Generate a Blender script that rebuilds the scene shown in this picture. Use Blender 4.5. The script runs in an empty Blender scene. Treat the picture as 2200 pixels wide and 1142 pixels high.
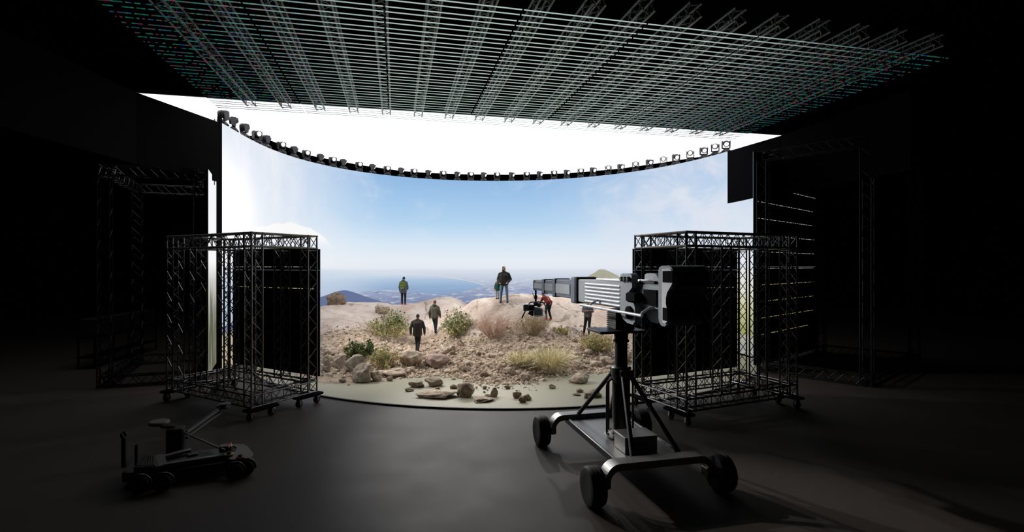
import bpy, bmesh, math, random
import numpy as np
from mathutils import Vector, Matrix, Quaternion, noise

R = random.Random(7)
S = bpy.context.scene
COL = S.collection
F, CX, CY, EYE = 1100.0, 1100.0, 571.0, 4.5      # focal length and centre of a 2200x1142 frame, eye height

def rad(d): return math.radians(d)
def at(px, py, Y):                                # a photo pixel at a given distance -> world point
    return Vector(((px - CX) / F * Y, Y, EYE + (CY - py) / F * Y))
def on_floor(px, py, z=0.0):
    return at(px, py, (EYE - z) * F / (py - CY))
def lin(r, g, b):
    f = lambda c: (c / 255 / 12.92) if c / 255 <= .04045 else ((c / 255 + .055) / 1.055) ** 2.4
    return (f(r), f(g), f(b), 1)

# ------------------------------------------------------------------ mesh building
class MB:
    def __init__(s, M=None): s.v, s.f, s.M = [], [], M
    def add(s, vs, fs):
        n = len(s.v)
        for p in vs: s.v.append(tuple(s.M @ Vector(p)) if s.M is not None else tuple(p))
        for f in fs: s.f.append(tuple(i + n for i in f))
        return s
    def box(s, c, d, Rm=None, bev=0.0):
        c = Vector(c); x, y, z = d[0] / 2, d[1] / 2, d[2] / 2
        if bev > 0:
            b = min(bev, x * .9, y * .9, z * .9)
            vs = []
            for zz, ins in ((-z, b), (-z + b, 0), (z - b, 0), (z, b)):
                X, Y = x - ins, y - ins
                for px, py in ((-X + b, -Y), (X - b, -Y), (X, -Y + b), (X, Y - b), (X - b, Y), (-X + b, Y), (-X, Y - b), (-X, -Y + b)):
                    vs.append(Vector((px, py, zz)))
            fs = [tuple(range(7, -1, -1)), tuple(range(24, 32))]
            for k in range(3):
                for i in range(8):
                    j = (i + 1) % 8
                    fs.append((k * 8 + i, k * 8 + j, k * 8 + 8 + j, k * 8 + 8 + i))
        else:
            vs = [Vector((sx * x, sy * y, sz * z)) for sz in (-1, 1) for sx, sy in ((-1, -1), (1, -1), (1, 1), (-1, 1))]
            fs = [(3, 2, 1, 0), (4, 5, 6, 7), (0, 1, 5, 4), (1, 2, 6, 5), (2, 3, 7, 6), (3, 0, 4, 7)]
        if Rm is not None: vs = [Rm @ p for p in vs]
        return s.add([c + p for p in vs], fs)
    def tube(s, a, b, r, n=6, r2=None, cap=True):
        a, b = Vector(a), Vector(b); d = b - a
        if d.length < 1e-6: return s
        r2 = r if r2 is None else r2
        q = d.to_track_quat('Z', 'Y')
        vs, fs = [], []
        for p, rr in ((a, r), (b, r2)):
            for i in range(n):
                t = 2 * math.pi * i / n
                vs.append(p + q @ Vector((rr * math.cos(t), rr * math.sin(t), 0)))
        for i in range(n):
            j = (i + 1) % n
            fs.append((i, j, n + j, n + i))
        if cap:
            fs.append(tuple(range(n - 1, -1, -1))); fs.append(tuple(range(n, 2 * n)))
        return s.add(vs, fs)
    def path(s, pts, r, n=6):
        for a, b in zip(pts, pts[1:]): s.tube(a, b, r, n)
        return s
    def prism(s, poly, axis_o, ex, ey, ez, h):      # poly in (ex, ey), extruded along ez by h
        o, ex, ey, ez = Vector(axis_o), Vector(ex), Vector(ey), Vector(ez)
        n = len(poly)
        vs = [o + ex * x + ey * y for x, y in poly] + [o + ex * x + ey * y + ez * h for x, y in poly]
        fs = [tuple(range(n - 1, -1, -1)), tuple(range(n, 2 * n))]
        for i in range(n):
            j = (i + 1) % n
            fs.append((i, j, n + j, n + i))
        return s.add(vs, fs)
    def lathe(s, prof, o=(0, 0, 0), q=None, n=20):   # profile (r, z) about the z axis of q
        o = Vector(o); q = q or Quaternion()
        vs, fs = [], []
        for r, z in prof:
            for i in range(n):
                t = 2 * math.pi * i / n
                vs.append(o + q @ Vector((r * math.cos(t), r * math.sin(t), z)))
        m = len(prof)
        for k in range(m - 1):
            for i in range(n):
                j = (i + 1) % n
                fs.append((k * n + i, k * n + j, (k + 1) * n + j, (k + 1) * n + i))
        if prof[0][0] > 1e-5: fs.append(tuple(range(n - 1, -1, -1)))
        if prof[-1][0] > 1e-5: fs.append(tuple((m - 1) * n + i for i in range(n)))
        return s.add(vs, fs)
    def ball(s, c, r, q=None, n=12, m=8):
        c = Vector(c); r = Vector(r) if hasattr(r, '__len__') else Vector((r, r, r))
        vs, fs = [], []
        for k in range(1, m):
            ph = math.pi * k / m
            for i in range(n):
                t = 2 * math.pi * i / n
                p = Vector((r.x * math.sin(ph) * math.cos(t), r.y * math.sin(ph) * math.sin(t), -r.z * math.cos(ph)))
                vs.append(c + (q @ p if q else p))
        for k in range(m - 2):
            for i in range(n):
                j = (i + 1) % n
                fs.append((k * n + i, k * n + j, (k + 1) * n + j, (k + 1) * n + i))
        a, b = Vector((0, 0, -r.z)), Vector((0, 0, r.z))
        vs += [c + (q @ a if q else a), c + (q @ b if q else b)]
        ia, ib = len(vs) - 2, len(vs) - 1
        for i in range(n):
            j = (i + 1) % n
            fs.append((j, i, ia)); fs.append(((m - 2) * n + i, (m - 2) * n + j, ib))
        return s.add(vs, fs)
    def capsule(s, a, b, ra, rb, n=12):              # closed tapered capsule
        s.tube(a, b, ra, n, rb); s.ball(a, ra, n=n, m=8); s.ball(b, rb, n=n, m=8)
        return s
    def mesh(s, name, smooth=True, ang=35):
        me = bpy.data.meshes.new(name)
        me.from_pydata(s.v, [], s.f); me.update()
        if smooth:
            me.polygons.foreach_set('use_smooth', [True] * len(me.polygons))
            me.set_sharp_from_angle(angle=rad(ang))
        return me

def link(name, me, mat, parent=None):
    o = bpy.data.objects.new(name, me)
    COL.objects.link(o)
    if mat is not None and len(me.materials) == 0: me.materials.append(mat)
    if parent is not None: o.parent = parent
    return o
def build(name, mb, mat, parent=None, smooth=True, ang=35):
    return link(name, mb.mesh(name, smooth, ang), mat, parent)
def tag(o, label=None, cat=None, group=None, kind=None):
    if label: o['label'] = label
    if cat: o['category'] = cat
    if group: o['group'] = group
    if kind: o['kind'] = kind
    return o
def thing(name, label, cat, loc=(0, 0, 0), rz=0.0, group=None):
    o = bpy.data.objects.new(name, None)
    o.empty_display_size = .2
    COL.objects.link(o); o.location = loc; o.rotation_euler = (0, 0, rz)
    return tag(o, label, cat, group)
def copy_tree(o, parent=None):
    c = o.copy(); COL.objects.link(c)
    c.parent = parent
    for ch in list(o.children): copy_tree(ch, c)
    return c
ORD = ['first', 'second', 'third', 'fourth', 'fifth', 'sixth', 'seventh', 'eighth', 'ninth', 'tenth', 'eleventh', 'twelfth',
       'thirteenth', 'fourteenth', 'fifteenth', 'sixteenth', 'seventeenth', 'eighteenth', 'nineteenth', 'twentieth']
def ordinal(i):
    if i < 20: return ORD[i]
    tens = ['twenty', 'thirty', 'forty'][i // 10 + (1 if i % 10 == 9 else 0) - 2]
    return ['twentieth', 'thirtieth', 'fortieth'][(i + 1) // 10 - 2] if (i + 1) % 10 == 0 else tens + '-' + ORD[(i + 1) % 10 - 1]

# ------------------------------------------------------------------ materials
class NT:
    def __init__(s, name):
        s.m = bpy.data.materials.new(name); s.m.use_nodes = True
        s.t = s.m.node_tree; s.t.nodes.clear()
        s.out = s.t.nodes.new('ShaderNodeOutputMaterial')
    def n(s, typ, **kw):
        nd = s.t.nodes.new(typ)
        for k, v in kw.items(): setattr(nd, k, v)
        return nd
    def put(s, sock, v):
        if isinstance(v, bpy.types.NodeSocket): s.t.links.new(v, sock)
        else: sock.default_value = v
    def math(s, op, a, b=None, clamp=False):
        nd = s.n('ShaderNodeMath', operation=op, use_clamp=clamp)
        s.put(nd.inputs[0], a)
        if b is not None: s.put(nd.inputs[1], b)
        return nd.outputs[0]
    def step(s, v, a, b):                            # smooth 0..1 between a and b (a may exceed b)
        nd = s.n('ShaderNodeMapRange', interpolation_type='SMOOTHSTEP')
        if a <= b: lo, hi, t0, t1 = a, b, 0.0, 1.0
        else: lo, hi, t0, t1 = b, a, 1.0, 0.0
        s.put(nd.inputs['Value'], v)
        nd.inputs['From Min'].default_value = lo; nd.inputs['From Max'].default_value = hi
        nd.inputs['To Min'].default_value = t0; nd.inputs['To Max'].default_value = t1
        return nd.outputs[0]
    def mix(s, a, b, f):
        nd = s.n('ShaderNodeMix', data_type='RGBA')
        s.put(nd.inputs[0], f); s.put(nd.inputs[6], a); s.put(nd.inputs[7], b)
        return nd.outputs[2]
    def ramp(s, v, stops):
        nd = s.n('ShaderNodeValToRGB')
        s.put(nd.inputs[0], v)
        e = nd.color_ramp.elements
        while len(e) < len(stops): e.new(.5)
        for el, (p, c) in zip(e, stops): el.position = p; el.color = c
        return nd.outputs[0]
    def noise(s, vec, scale, detail=4, rough=.55, dist=0.0):
        nd = s.n('ShaderNodeTexNoise')
        if vec is not None: s.put(nd.inputs['Vector'], vec)
        nd.inputs['Scale'].default_value = scale; nd.inputs['Detail'].default_value = detail
        nd.inputs['Roughness'].default_value = rough; nd.inputs['Distortion'].default_value = dist
        return nd.outputs['Fac']
    def curve(s, v, pts):
        nd = s.n('ShaderNodeFloatCurve')
        c = nd.mapping.curves[0]
        while len(c.points) < len(pts): c.points.new(.5, .5)
        for p, (x, y) in zip(c.points, sorted(pts)): p.location = (x, y)
        nd.mapping.update()
        s.put(nd.inputs['Value'], v)
        return nd.outputs[0]
    def scalevec(s, vec, sx, sy, sz=1):
        nd = s.n('ShaderNodeMapping'); s.put(nd.inputs['Vector'], vec)
        nd.inputs['Scale'].default_value = (sx, sy, sz)
        return nd.outputs[0]
    def emit(s, col, strength=1.0):
        e = s.n('ShaderNodeEmission'); s.put(e.inputs[0], col); s.put(e.inputs[1], strength)
        s.t.links.new(e.outputs[0], s.out.inputs[0]); return s.m

def mat(name, c, rough=.6, metal=0.0, var=.12, scale=6.0, bump=0.0, bscale=40.0, spec=.5, c2=None, island=0.0, rnd=0.0, trans=False):
    t = NT(name)
    tc = t.n('ShaderNodeTexCoord').outputs['Object']
    nf = t.noise(tc, scale, 5)
    ca = c if len(c) == 4 else (*c, 1)
    lo = tuple(x * (1 - var) for x in ca[:3]) + (1,)
    hi = (c2 if c2 else tuple(min(1, x * (1 + var)) for x in ca[:3]) + (1,))
    col = t.ramp(nf, [(.3, lo), (.7, hi)])
    if island or rnd:
        hs = t.n('ShaderNodeHueSaturation')
        src = t.n('ShaderNodeNewGeometry').outputs['Random Per Island'] if island else t.n('ShaderNodeObjectInfo').outputs['Random']
        k = island or rnd
        v = t.math('ADD', t.math('MULTIPLY', src, 2 * k), 1 - k)
        t.put(hs.inputs['Value'], v); t.put(hs.inputs['Color'], col)
        col = hs.outputs[0]
    p = t.n('ShaderNodeBsdfPrincipled')
    t.put(p.inputs['Base Color'], col)
    p.inputs['Metallic'].default_value = metal
    p.inputs['Specular IOR Level'].default_value = spec
    rr = t.n('ShaderNodeMapRange'); t.put(rr.inputs[0], nf)
    rr.inputs[3].default_value = max(.02, rough - .08); rr.inputs[4].default_value = min(1, rough + .08)
    t.put(p.inputs['Roughness'], rr.outputs[0])
    if bump > 0:
        b = t.n('ShaderNodeBump'); b.inputs['Strength'].default_value = bump; b.inputs['Distance'].default_value = .02
        t.put(b.inputs['Height'], t.noise(tc, bscale, 6, .6)); t.put(p.inputs['Normal'], b.outputs[0])
    t.t.links.new(p.outputs[0], t.out.inputs[0])
    return t.m
def glow(name, c, strength=1.0):
    t = NT(name); return t.emit(c if len(c) == 4 else (*c, 1), strength)

M = {}
M['floor'] = mat('stage_floor_paint', (.058, .0475, .0415), rough=.6, var=.1, scale=.8, bump=.05, bscale=30, spec=.16)
M['hall'] = mat('black_hall_cloth', (.004, .004, .0045), rough=.95, spec=.0)
M['casing'] = mat('black_casing', (.0025, .0025, .003), rough=.85, spec=.04)
M['wing_metal'] = mat('dimmed_truss_metal', (.035, .035, .036), rough=.4, metal=1.0, var=.15, scale=9)  # truss metal darkened: the wings' dimness is put into the colour
M['alu'] = mat('truss_aluminium', (.25, .245, .245), rough=.32, metal=1.0, var=.15, scale=9)
M['alu_over'] = mat('overhead_truss_aluminium', (.34, .35, .34), rough=.6, metal=.0, var=.15, scale=1.5)
M['rubber'] = mat('black_rubber', (.012, .012, .012), rough=.7, spec=.3, bump=.1, bscale=60)
M['chrome'] = mat('caster_steel', (.5, .5, .5), rough=.25, metal=1.0)
M['crane_black'] = mat('crane_black_enamel', (.012, .012, .013), rough=.38, spec=.5, var=.2)
M['crane_deck'] = mat('crane_deck_steel', (.17, .165, .16), rough=.42, metal=.75, var=.15, scale=3)
M['crane_grey'] = mat('crane_grey_paint', (.31, .345, .375), rough=.42, spec=.5, var=.05)
M['crane_white'] = mat('crane_light_panel', (.80, .84, .88), rough=.35, spec=.5, var=.04)
M['crane_rib'] = mat('crane_silver_ribs', (.62, .65, .72), rough=.3, spec=.5, var=.04)
M['crane_blue'] = mat('crane_blue_grey', (.10, .125, .17), rough=.4, spec=.5)
M['disc'] = mat('stage_disc_paint', lin(158, 153, 132), rough=.6, var=.05, scale=.35, spec=.3)
M['rim'] = mat('stage_disc_rim', (.006, .006, .006), rough=.7)
M['lamp'] = mat('lamp_housing', (.03, .03, .033), rough=.5, spec=.5)
M['lens'] = glow('lamp_lens_glow', lin(250, 250, 252), 1.2)
def ground_material():
    t = NT('pink_granite_ground')
    tc = t.n('ShaderNodeTexCoord').outputs['Object']
    sep = t.n('ShaderNodeSeparateXYZ'); t.put(sep.inputs[0], tc)
    n1 = t.noise(tc, .55, 6, .6, .4); n2 = t.noise(tc, 2.6, 7, .7); n3 = t.noise(t.scalevec(tc, 1, 1, 3), 1.1, 5, .6, .8)
    rock = t.ramp(n1, [(.28, lin(178, 156, 142)), (.45, lin(206, 186, 172)), (.58, lin(222, 208, 196)), (.75, lin(206, 182, 166))])
    rock = t.mix(rock, lin(186, 146, 130), t.math('MULTIPLY', t.step(n3, .56, .70), .55))
    rock = t.mix(rock, lin(148, 132, 118), t.math('MULTIPLY', t.step(n2, .56, .72), .6))
    dirt = t.ramp(n2, [(.3, lin(136, 118, 102)), (.55, lin(184, 164, 145)), (.75, lin(210, 193, 174))])
    z = t.math('ADD', sep.outputs[2], t.math('MULTIPLY', t.math('SUBTRACT', n1, .5), 1.4))
    col = t.mix(dirt, rock, t.step(z, 1.0, 1.45))
    vo = t.n('ShaderNodeTexVoronoi', feature='DISTANCE_TO_EDGE'); vo.inputs['Scale'].default_value = .26
    ds = t.n('ShaderNodeVectorMath', operation='ADD'); t.put(ds.inputs[0], t.scalevec(tc, 1, .8, 1.6))
    nn = t.n('ShaderNodeTexNoise'); t.put(nn.inputs['Vector'], tc); nn.inputs['Scale'].default_value = 1.3; nn.inputs['Detail'].default_value = 6
    sc_ = t.n('ShaderNodeVectorMath', operation='SCALE'); t.put(sc_.inputs[0], nn.outputs['Color']); sc_.inputs['Scale'].default_value = 1.6
    t.put(ds.inputs[1], sc_.outputs[0]); t.put(vo.inputs['Vector'], ds.outputs[0])
    crk = t.math('MULTIPLY', t.step(vo.outputs['Distance'], .030, .008), t.step(z, 1.1, 1.5))
    col = t.mix(col, lin(112, 94, 82), t.math('MULTIPLY', t.math('MULTIPLY', crk, t.step(n3, .42, .58)), .55))
    p = t.n('ShaderNodeBsdfPrincipled'); t.put(p.inputs['Base Color'], col); p.inputs['Roughness'].default_value = .92; p.inputs['Specular IOR Level'].default_value = .12
    b = t.n('ShaderNodeBump'); b.inputs['Strength'].default_value = 1.0; b.inputs['Distance'].default_value = .06
    hgt = t.math('SUBTRACT', t.math('ADD', t.noise(tc, 5.5, 8, .68), t.math('MULTIPLY', n2, .8)), t.math('MULTIPLY', crk, .3))
    t.put(b.inputs['Height'], hgt); t.put(p.inputs['Normal'], b.outputs[0])
    t.t.links.new(p.outputs[0], t.out.inputs[0])
    return t.m
M['rock_ground'] = ground_material()
M['rock'] = mat('weathered_boulder', lin(146, 126, 108), rough=.9, c2=lin(222, 204, 184), scale=3.2, bump=1.0, bscale=16, spec=.1, rnd=.12)
M['rock_dark'] = mat('dark_boulder', lin(112, 94, 80), rough=.9, c2=lin(176, 156, 136), scale=2.6, bump=.8, bscale=16, spec=.15, rnd=.15)
M['rock_pink'] = mat('pink_slab_rock', lin(158, 134, 126), rough=.9, c2=lin(196, 172, 160), scale=2, bump=.6, bscale=18, spec=.15, rnd=.1)
M['stone'] = mat('loose_stone', lin(170, 150, 131), rough=.95, c2=lin(222, 204, 184), scale=5, bump=.6, bscale=30, spec=.1, rnd=.2)
M['gravel'] = mat('gravel_grit', lin(170, 150, 131), rough=.95, c2=lin(220, 201, 181), scale=3, spec=.1, island=.4)
M['leaf_dark'] = mat('dark_green_leaf', lin(74, 96, 54), rough=.6, c2=lin(118, 134, 80), scale=4, island=.35, spec=.3)
M['leaf_olive'] = mat('olive_leaf', lin(184, 172, 112), rough=.7, c2=lin(226, 214, 160), scale=4, island=.3, spec=.2)
M['leaf_mid'] = mat('mid_green_leaf', lin(126, 138, 88), rough=.7, c2=lin(190, 192, 142), scale=4, island=.35, spec=.2)
M['leaf_grey'] = mat('grey_sage_leaf', lin(166, 154, 134), rough=.8, c2=lin(206, 194, 172), scale=4, island=.3, spec=.1)
M['twig'] = mat('dry_twig', lin(132, 110, 84), rough=.9, c2=lin(190, 168, 132), scale=6, spec=.1)
M['twig_pink'] = mat('reddish_dry_twig', lin(176, 142, 124), rough=.9, c2=lin(212, 182, 162), scale=6, spec=.1)
M['straw'] = mat('straw_blade', lin(222, 206, 156), rough=.8, c2=lin(248, 238, 204), scale=3, island=.3, spec=.2)
M['flower'] = mat('yellow_flower', lin(196, 188, 70), rough=.8, spec=.1)

# ------------------------------------------------------------------ camera, world, view
cam = bpy.data.objects.new('camera', bpy.data.cameras.new('camera'))
COL.objects.link(cam)
cam.location = (0, 0, EYE); cam.rotation_euler = (rad(90), 0, 0)
cam.data.sensor_width = 36; cam.data.lens = 36 * F / 2200; cam.data.clip_end = 300
S.camera = cam
w = bpy.data.worlds.new('dark_hall_air'); S.world = w; w.use_nodes = True
w.node_tree.nodes['Background'].inputs[0].default_value = (.0, .0, .0, 1)
vs = S.view_settings
vs.view_transform = 'Standard'; vs.look = 'None'; vs.gamma = 1; vs.exposure = 0.0; vs.use_curve_mapping = False
try:
    S.cycles.max_bounces = 6; S.cycles.diffuse_bounces = 3; S.cycles.glossy_bounces = 3
    S.cycles.use_denoising = True
    S.cycles.sample_clamp_indirect = 4
except Exception: pass

# ------------------------------------------------------------------ the hall (setting)
def struct(name, mb, m): return tag(build(name, mb, m, smooth=False), kind='structure')
struct('floor', MB().box((0, 21, -.05), (84, 62, .1)), M['floor'])
struct('ceiling', MB().box((0, 21, 16.1), (84, 62, .2)), M['hall'])
struct('wall_back', MB().box((0, 52.1, 8), (84, .2, 16)), M['hall'])
struct('wall_left', MB().box((-42.1, 21, 8), (.2, 62, 16)), M['hall'])
struct('wall_right', MB().box((42.1, 21, 8), (.2, 62, 16)), M['hall'])

# ------------------------------------------------------------------ curved LED wall
K = 6.0                                             # height of the wall's top edge above the eye
TOP = EYE + K
C0 = Vector((-.36, 23.88))
edge = [(476, 264), (490, 271), (545, 302), (600, 327), (650, 343), (700, 355), (750, 364), (800, 372), (850, 378), (900, 382.5), (950, 386),
        (1000, 387.5), (1050, 388.3), (1100, 388), (1150, 386.5), (1200, 384), (1250, 381), (1300, 376.5), (1350, 370), (1400, 362), (1450, 353), (1500, 342), (1563, 325)]
pts = [((px - CX) / F * K * F / (CY - y), K * F / (CY - y)) for px, y in edge]
ang = np.array([math.atan2(y - C0.y, x - C0.x) % (2 * math.pi) for x, y in pts])
rr_ = np.array([math.hypot(x - C0.x, y - C0.y) for x, y in pts])
poly = np.polyfit(ang, rr_, 6)
TH0, TH1, TH2 = math.pi + .085, float(ang[-1]), -.02          # left end, right end of the tall part, right end of the low part
def wall_pt(th):
    t = min(max(th, float(ang[-1])), float(ang[0]))
    r = float(np.polyval(poly, t))
    return C0 + Vector((math.cos(th), math.sin(th))) * r
TH0 = float(ang[0])
def wall_hit(px):                                    # angle on the wall of a photo column
    q = (px - CX) / F
    best, bt = 1e9, 0
    for i in range(1200):
        th = TH0 + (TH2 - TH0) * i / 1199
        p = wall_pt(th)
        d = abs(p.x / p.y - q)
        if d < best: best, bt = d, th
    return bt
def U_of(th): return (TH0 - th) / (TH0 - TH2)
def wuv(px, py):                                     # photo pixel -> (u, v) on the screen: u along the arc, v = height / 12 m
    th = wall_hit(px); p = wall_pt(th)
    return U_of(th), (EYE + (CY - py) / F * p.y) / 12.0

def screen_mesh(th_a, th_b, z0, z1, n, off=0.0):
    v, f, uv = [], [], []
    for i in range(n + 1):
        th = th_a + (th_b - th_a) * i / n
        p = wall_pt(th); d = (p - C0).normalized()
        p = p + d * off
        v += [(p.x, p.y, z0), (p.x, p.y, z1)]
        uv.append(U_of(th))
    for i in range(n): f.append((2 * i, 2 * i + 1, 2 * i + 3, 2 * i + 2))
    me = bpy.data.meshes.new('screen'); me.from_pydata(v, [], f); me.update()
    l = me.uv_layers.new(name='content')
    for poly_ in me.polygons:
        for li in poly_.loop_indices:
            vi = me.loops[li].vertex_index
            l.data[li].uv = (uv[vi // 2], v[vi][2] / 12.0)
    me.polygons.foreach_set('use_smooth', [True] * len(me.polygons))
    return me

def screen_material():
    t = NT('sky_and_bay_on_led_wall')
    uvn = t.n('ShaderNodeUVMap', uv_map='content').outputs[0]
    sep = t.n('ShaderNodeSeparateXYZ'); t.put(sep.inputs[0], uvn)
    U, V = sep.outputs[0], sep.outputs[1]
    V0 = wuv(1000, 576)[1]
    def sv(y): return wuv(1000, y)[1]
    lo, hi = sv(585), sv(388)
    g = t.n('ShaderNodeMapRange'); t.put(g.inputs[0], V); g.inputs[1].default_value = lo; g.inputs[2].default_value = hi
    r = lambda y: (sv(y) - lo) / (hi - lo)
    sky = t.ramp(g.outputs[0], [(0, lin(226, 232, 240)), (r(560), lin(231, 237, 244)), (r(525), lin(214, 231, 245)), (r(480), lin(180, 212, 240)), (r(430), lin(160, 198, 234)), (1, lin(146, 186, 227))])
    stretch = t.scalevec(uvn, 5.0, 2.2)
    n1 = t.noise(stretch, 2.4, 7, .6, .6)
    n2 = t.noise(t.scalevec(uvn, 14, 2.5), 2.0, 5, .6, .3)
    # pale streaks to the left, thin cloud to the right
    fl = t.math('MULTIPLY', t.step(U, wuv(860, 400)[0], wuv(560, 400)[0]), t.math('ADD', t.math('MULTIPLY', n2, .7), .5), True)
    sky = t.mix(sky, lin(240, 242, 248), fl)
    cr = t.math('MULTIPLY', t.step(U, wuv(1120, 400)[0], wuv(1500, 400)[0]), t.math('ADD', t.math('MULTIPLY', t.step(n1, .30, .70), .6), .4), True)
    sky = t.mix(sky, lin(226, 229, 239), t.math('MULTIPLY', cr, .92))
    cm = t.math('MULTIPLY', t.step(n1, .5, .75), t.step(V, sv(560), sv(470)))
    sky = t.mix(sky, lin(222, 230, 240), t.math('MULTIPLY', cm, .35))
    # heaped cloud low on the left
    top = t.curve(U, [(0, wuv(500, 488)[1]), (wuv(540, 486)[0], wuv(540, 486)[1]), (wuv(575, 485)[0], wuv(575, 485)[1]), (wuv(602, 478)[0], wuv(602, 478)[1]),
                      (wuv(632, 479)[0], wuv(632, 479)[1]), (wuv(662, 490)[0], wuv(662, 490)[1]), (wuv(690, 503)[0], wuv(690, 503)[1]), (wuv(720, 530)[0], wuv(720, 530)[1]), (1, .2)])
    nb = t.noise(t.scalevec(uvn, 60, 12), 1.0, 4, .6)
    cl = t.step(t.math('SUBTRACT', t.math('ADD', top, t.math('MULTIPLY', t.math('SUBTRACT', nb, .5), .03)), V), -.004, .006)
    cl = t.math('MULTIPLY', cl, t.step(V, wuv(640, 535)[1], wuv(640, 500)[1]))
    sky = t.mix(sky, lin(250, 249, 249), cl)
    # the sun burning out the far left
    su, sv_ = wuv(492, 440)
    du = t.math('MULTIPLY', t.math('SUBTRACT', U, su), 7.5); dv = t.math('MULTIPLY', t.math('SUBTRACT', V, sv_), 2.6)
    d2 = t.math('ADD', t.math('MULTIPLY', du, du), t.math('MULTIPLY', dv, dv))
    sg = t.math('POWER', 2.718, t.math('MULTIPLY', d2, -4.5))
    sky = t.mix(sky, (1.15, 1.15, 1.15, 1), sg)
    # land and haze under the horizon
    gl = t.n('ShaderNodeMapRange'); t.put(gl.inputs[0], V); gl.inputs[1].default_value = sv(650); gl.inputs[2].default_value = sv(572)
    q = lambda y: (sv(y) - sv(650)) / (sv(572) - sv(650))
    land = t.ramp(gl.outputs[0], [(0, lin(120, 134, 166)), (q(625), lin(152, 164, 194)), (q(600), lin(192, 202, 220)), (1, lin(226, 232, 240))])
    sp = t.noise(t.scalevec(uvn, 34, 60), 1.5, 6, .62)
    land = t.mix(land, lin(222, 222, 226), t.math('MULTIPLY', t.math('MULTIPLY', t.step(sp, .5, .66), .7), t.step(V, sv(582), sv(612)), True))
    sp2 = t.noise(t.scalevec(uvn, 40, 50), 1.5, 5, .7)
    land = t.mix(land, lin(112, 128, 160), t.math('MULTIPLY', t.step(sp2, .52, .66), t.math('MULTIPLY', t.step(V, sv(590), sv(625)), .8), True))
    # the bay
    def cv(l, a, b):
        p = [wuv(x, y) for x, y in l]
        return t.curve(U, [(0, a)] + p + [(1, b)])
    up = cv([(690, 570), (760, 579), (830, 585), (900, 589), (950, 594), (1000, 602), (1025, 608), (1040, 613)], sv(565), sv(700))
    dn = cv([(690, 650), (750, 632), (800, 625), (860, 624), (900, 628), (930, 632), (960, 630), (1000, 625), (1025, 618), (1040, 614)], sv(660), sv(560))
    sea_m = t.math('MULTIPLY', t.step(t.math('SUBTRACT', up, V), -.001, .0045), t.step(t.math('SUBTRACT', V, dn), -.002, .003))
    gs = t.n('ShaderNodeMapRange'); t.put(gs.inputs[0], V); gs.inputs[1].default_value = sv(632); gs.inputs[2].default_value = sv(574)
    qs = lambda y: (sv(y) - sv(632)) / (sv(574) - sv(632))
    sea = t.ramp(gs.outputs[0], [(0, lin(136, 160, 194)), (qs(614), lin(148, 175, 208)), (qs(601), lin(170, 193, 219)), (qs(589), lin(206, 218, 232)), (1, lin(228, 234, 241))])
    sea = t.mix(sea, lin(206, 218, 234), t.math('MULTIPLY', t.step(U, wuv(860, 600)[0], wuv(700, 600)[0]), .6))
    rip = t.noise(t.scalevec(uvn, 20, 160), 1.0, 3)
    sea = t.mix(sea, lin(180, 204, 228), t.math('MULTIPLY', t.step(rip, .5, .75), .35))
    land = t.mix(land, sea, sea_m)
    # pale beach line along the far shore
    bl = t.math('SUBTRACT', 1.0, t.math('MULTIPLY', t.math('ABSOLUTE', t.math('SUBTRACT', V, up)), 700), True)
    bl = t.math('MULTIPLY', bl, t.math('MULTIPLY', t.step(U, wuv(760, 580)[0], wuv(860, 580)[0]), t.step(U, wuv(1045, 610)[0], wuv(1030, 610)[0])), True)
    land = t.mix(land, lin(236, 232, 226), t.math('MULTIPLY', bl, .8))
    # hills
    h1 = cv([(690, 637), (705, 632), (722, 626), (740, 623), (752, 625), (770, 631), (800, 641), (840, 652), (870, 662)], sv(650), sv(760))
    m1 = t.step(t.math('SUBTRACT', h1, V), -.0004, .0008)
    land = t.mix(land, t.mix(lin(92, 106, 146), lin(112, 124, 158), sp2), m1)
    h2 = cv([(1180, 720), (1225, 640), (1244, 606), (1262, 594), (1278, 585), (1293, 577), (1305, 581), (1318, 587), (1332, 595), (1352, 608), (1380, 640), (1420, 720)], sv(760), sv(760))
    m2 = t.step(t.math('SUBTRACT', h2, V), -.0004, .0008)
    land = t.mix(land, t.mix(lin(156, 156, 138), lin(182, 180, 158), sp), m2)
    hz = t.step(V, sv(573), sv(581))
    col = t.mix(sky, land, hz)
    # dry ground low down
    gr = t.mix(lin(176, 164, 134), lin(198, 184, 160), n1)
    col = t.mix(col, gr, t.step(V, sv(650), sv(668)))
    rg = t.n('ShaderNodeMapRange'); t.put(rg.inputs[0], V); rg.inputs[1].default_value = 0; rg.inputs[2].default_value = wuv(1600, 560)[1]
    k_ = rg.inputs[2].default_value
    y_ = lambda y: wuv(1600, y)[1] / k_
    pale = t.ramp(rg.outputs[0], [(y_(735), lin(160, 162, 152)), (y_(722), lin(176, 176, 166)), (y_(716), lin(150, 152, 96)), (y_(660), lin(196, 196, 150)), (y_(620), lin(222, 222, 206)), (1, lin(228, 230, 234))])
    col = t.mix(col, pale, t.math('MULTIPLY', t.step(U, wuv(1420, 600)[0], wuv(1530, 600)[0]), t.step(V, wuv(1600, 562)[1], wuv(1600, 580)[1])))
    return t.emit(col, 1.0)
M['screen'] = screen_material()
Z_LOW = EYE + .545 * K
lw = thing('led_wall', 'tall curved LED wall showing a bright sky over a blue bay', 'led wall', (wall_pt(1.57).x, wall_pt(1.57).y, 0))
off_ = Vector(lw.location)
def child_world(o):                                  # keep world coordinates under a root
    o.location = -Vector(o.parent.location); return o
child_world(link('screen', screen_mesh(TH0, TH1, .12, TOP, 120), M['screen'], lw))
child_world(link('screen_extension', screen_mesh(TH1, TH2, .12, Z_LOW, 20), M['screen'], lw))
bk = MB()
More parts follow.
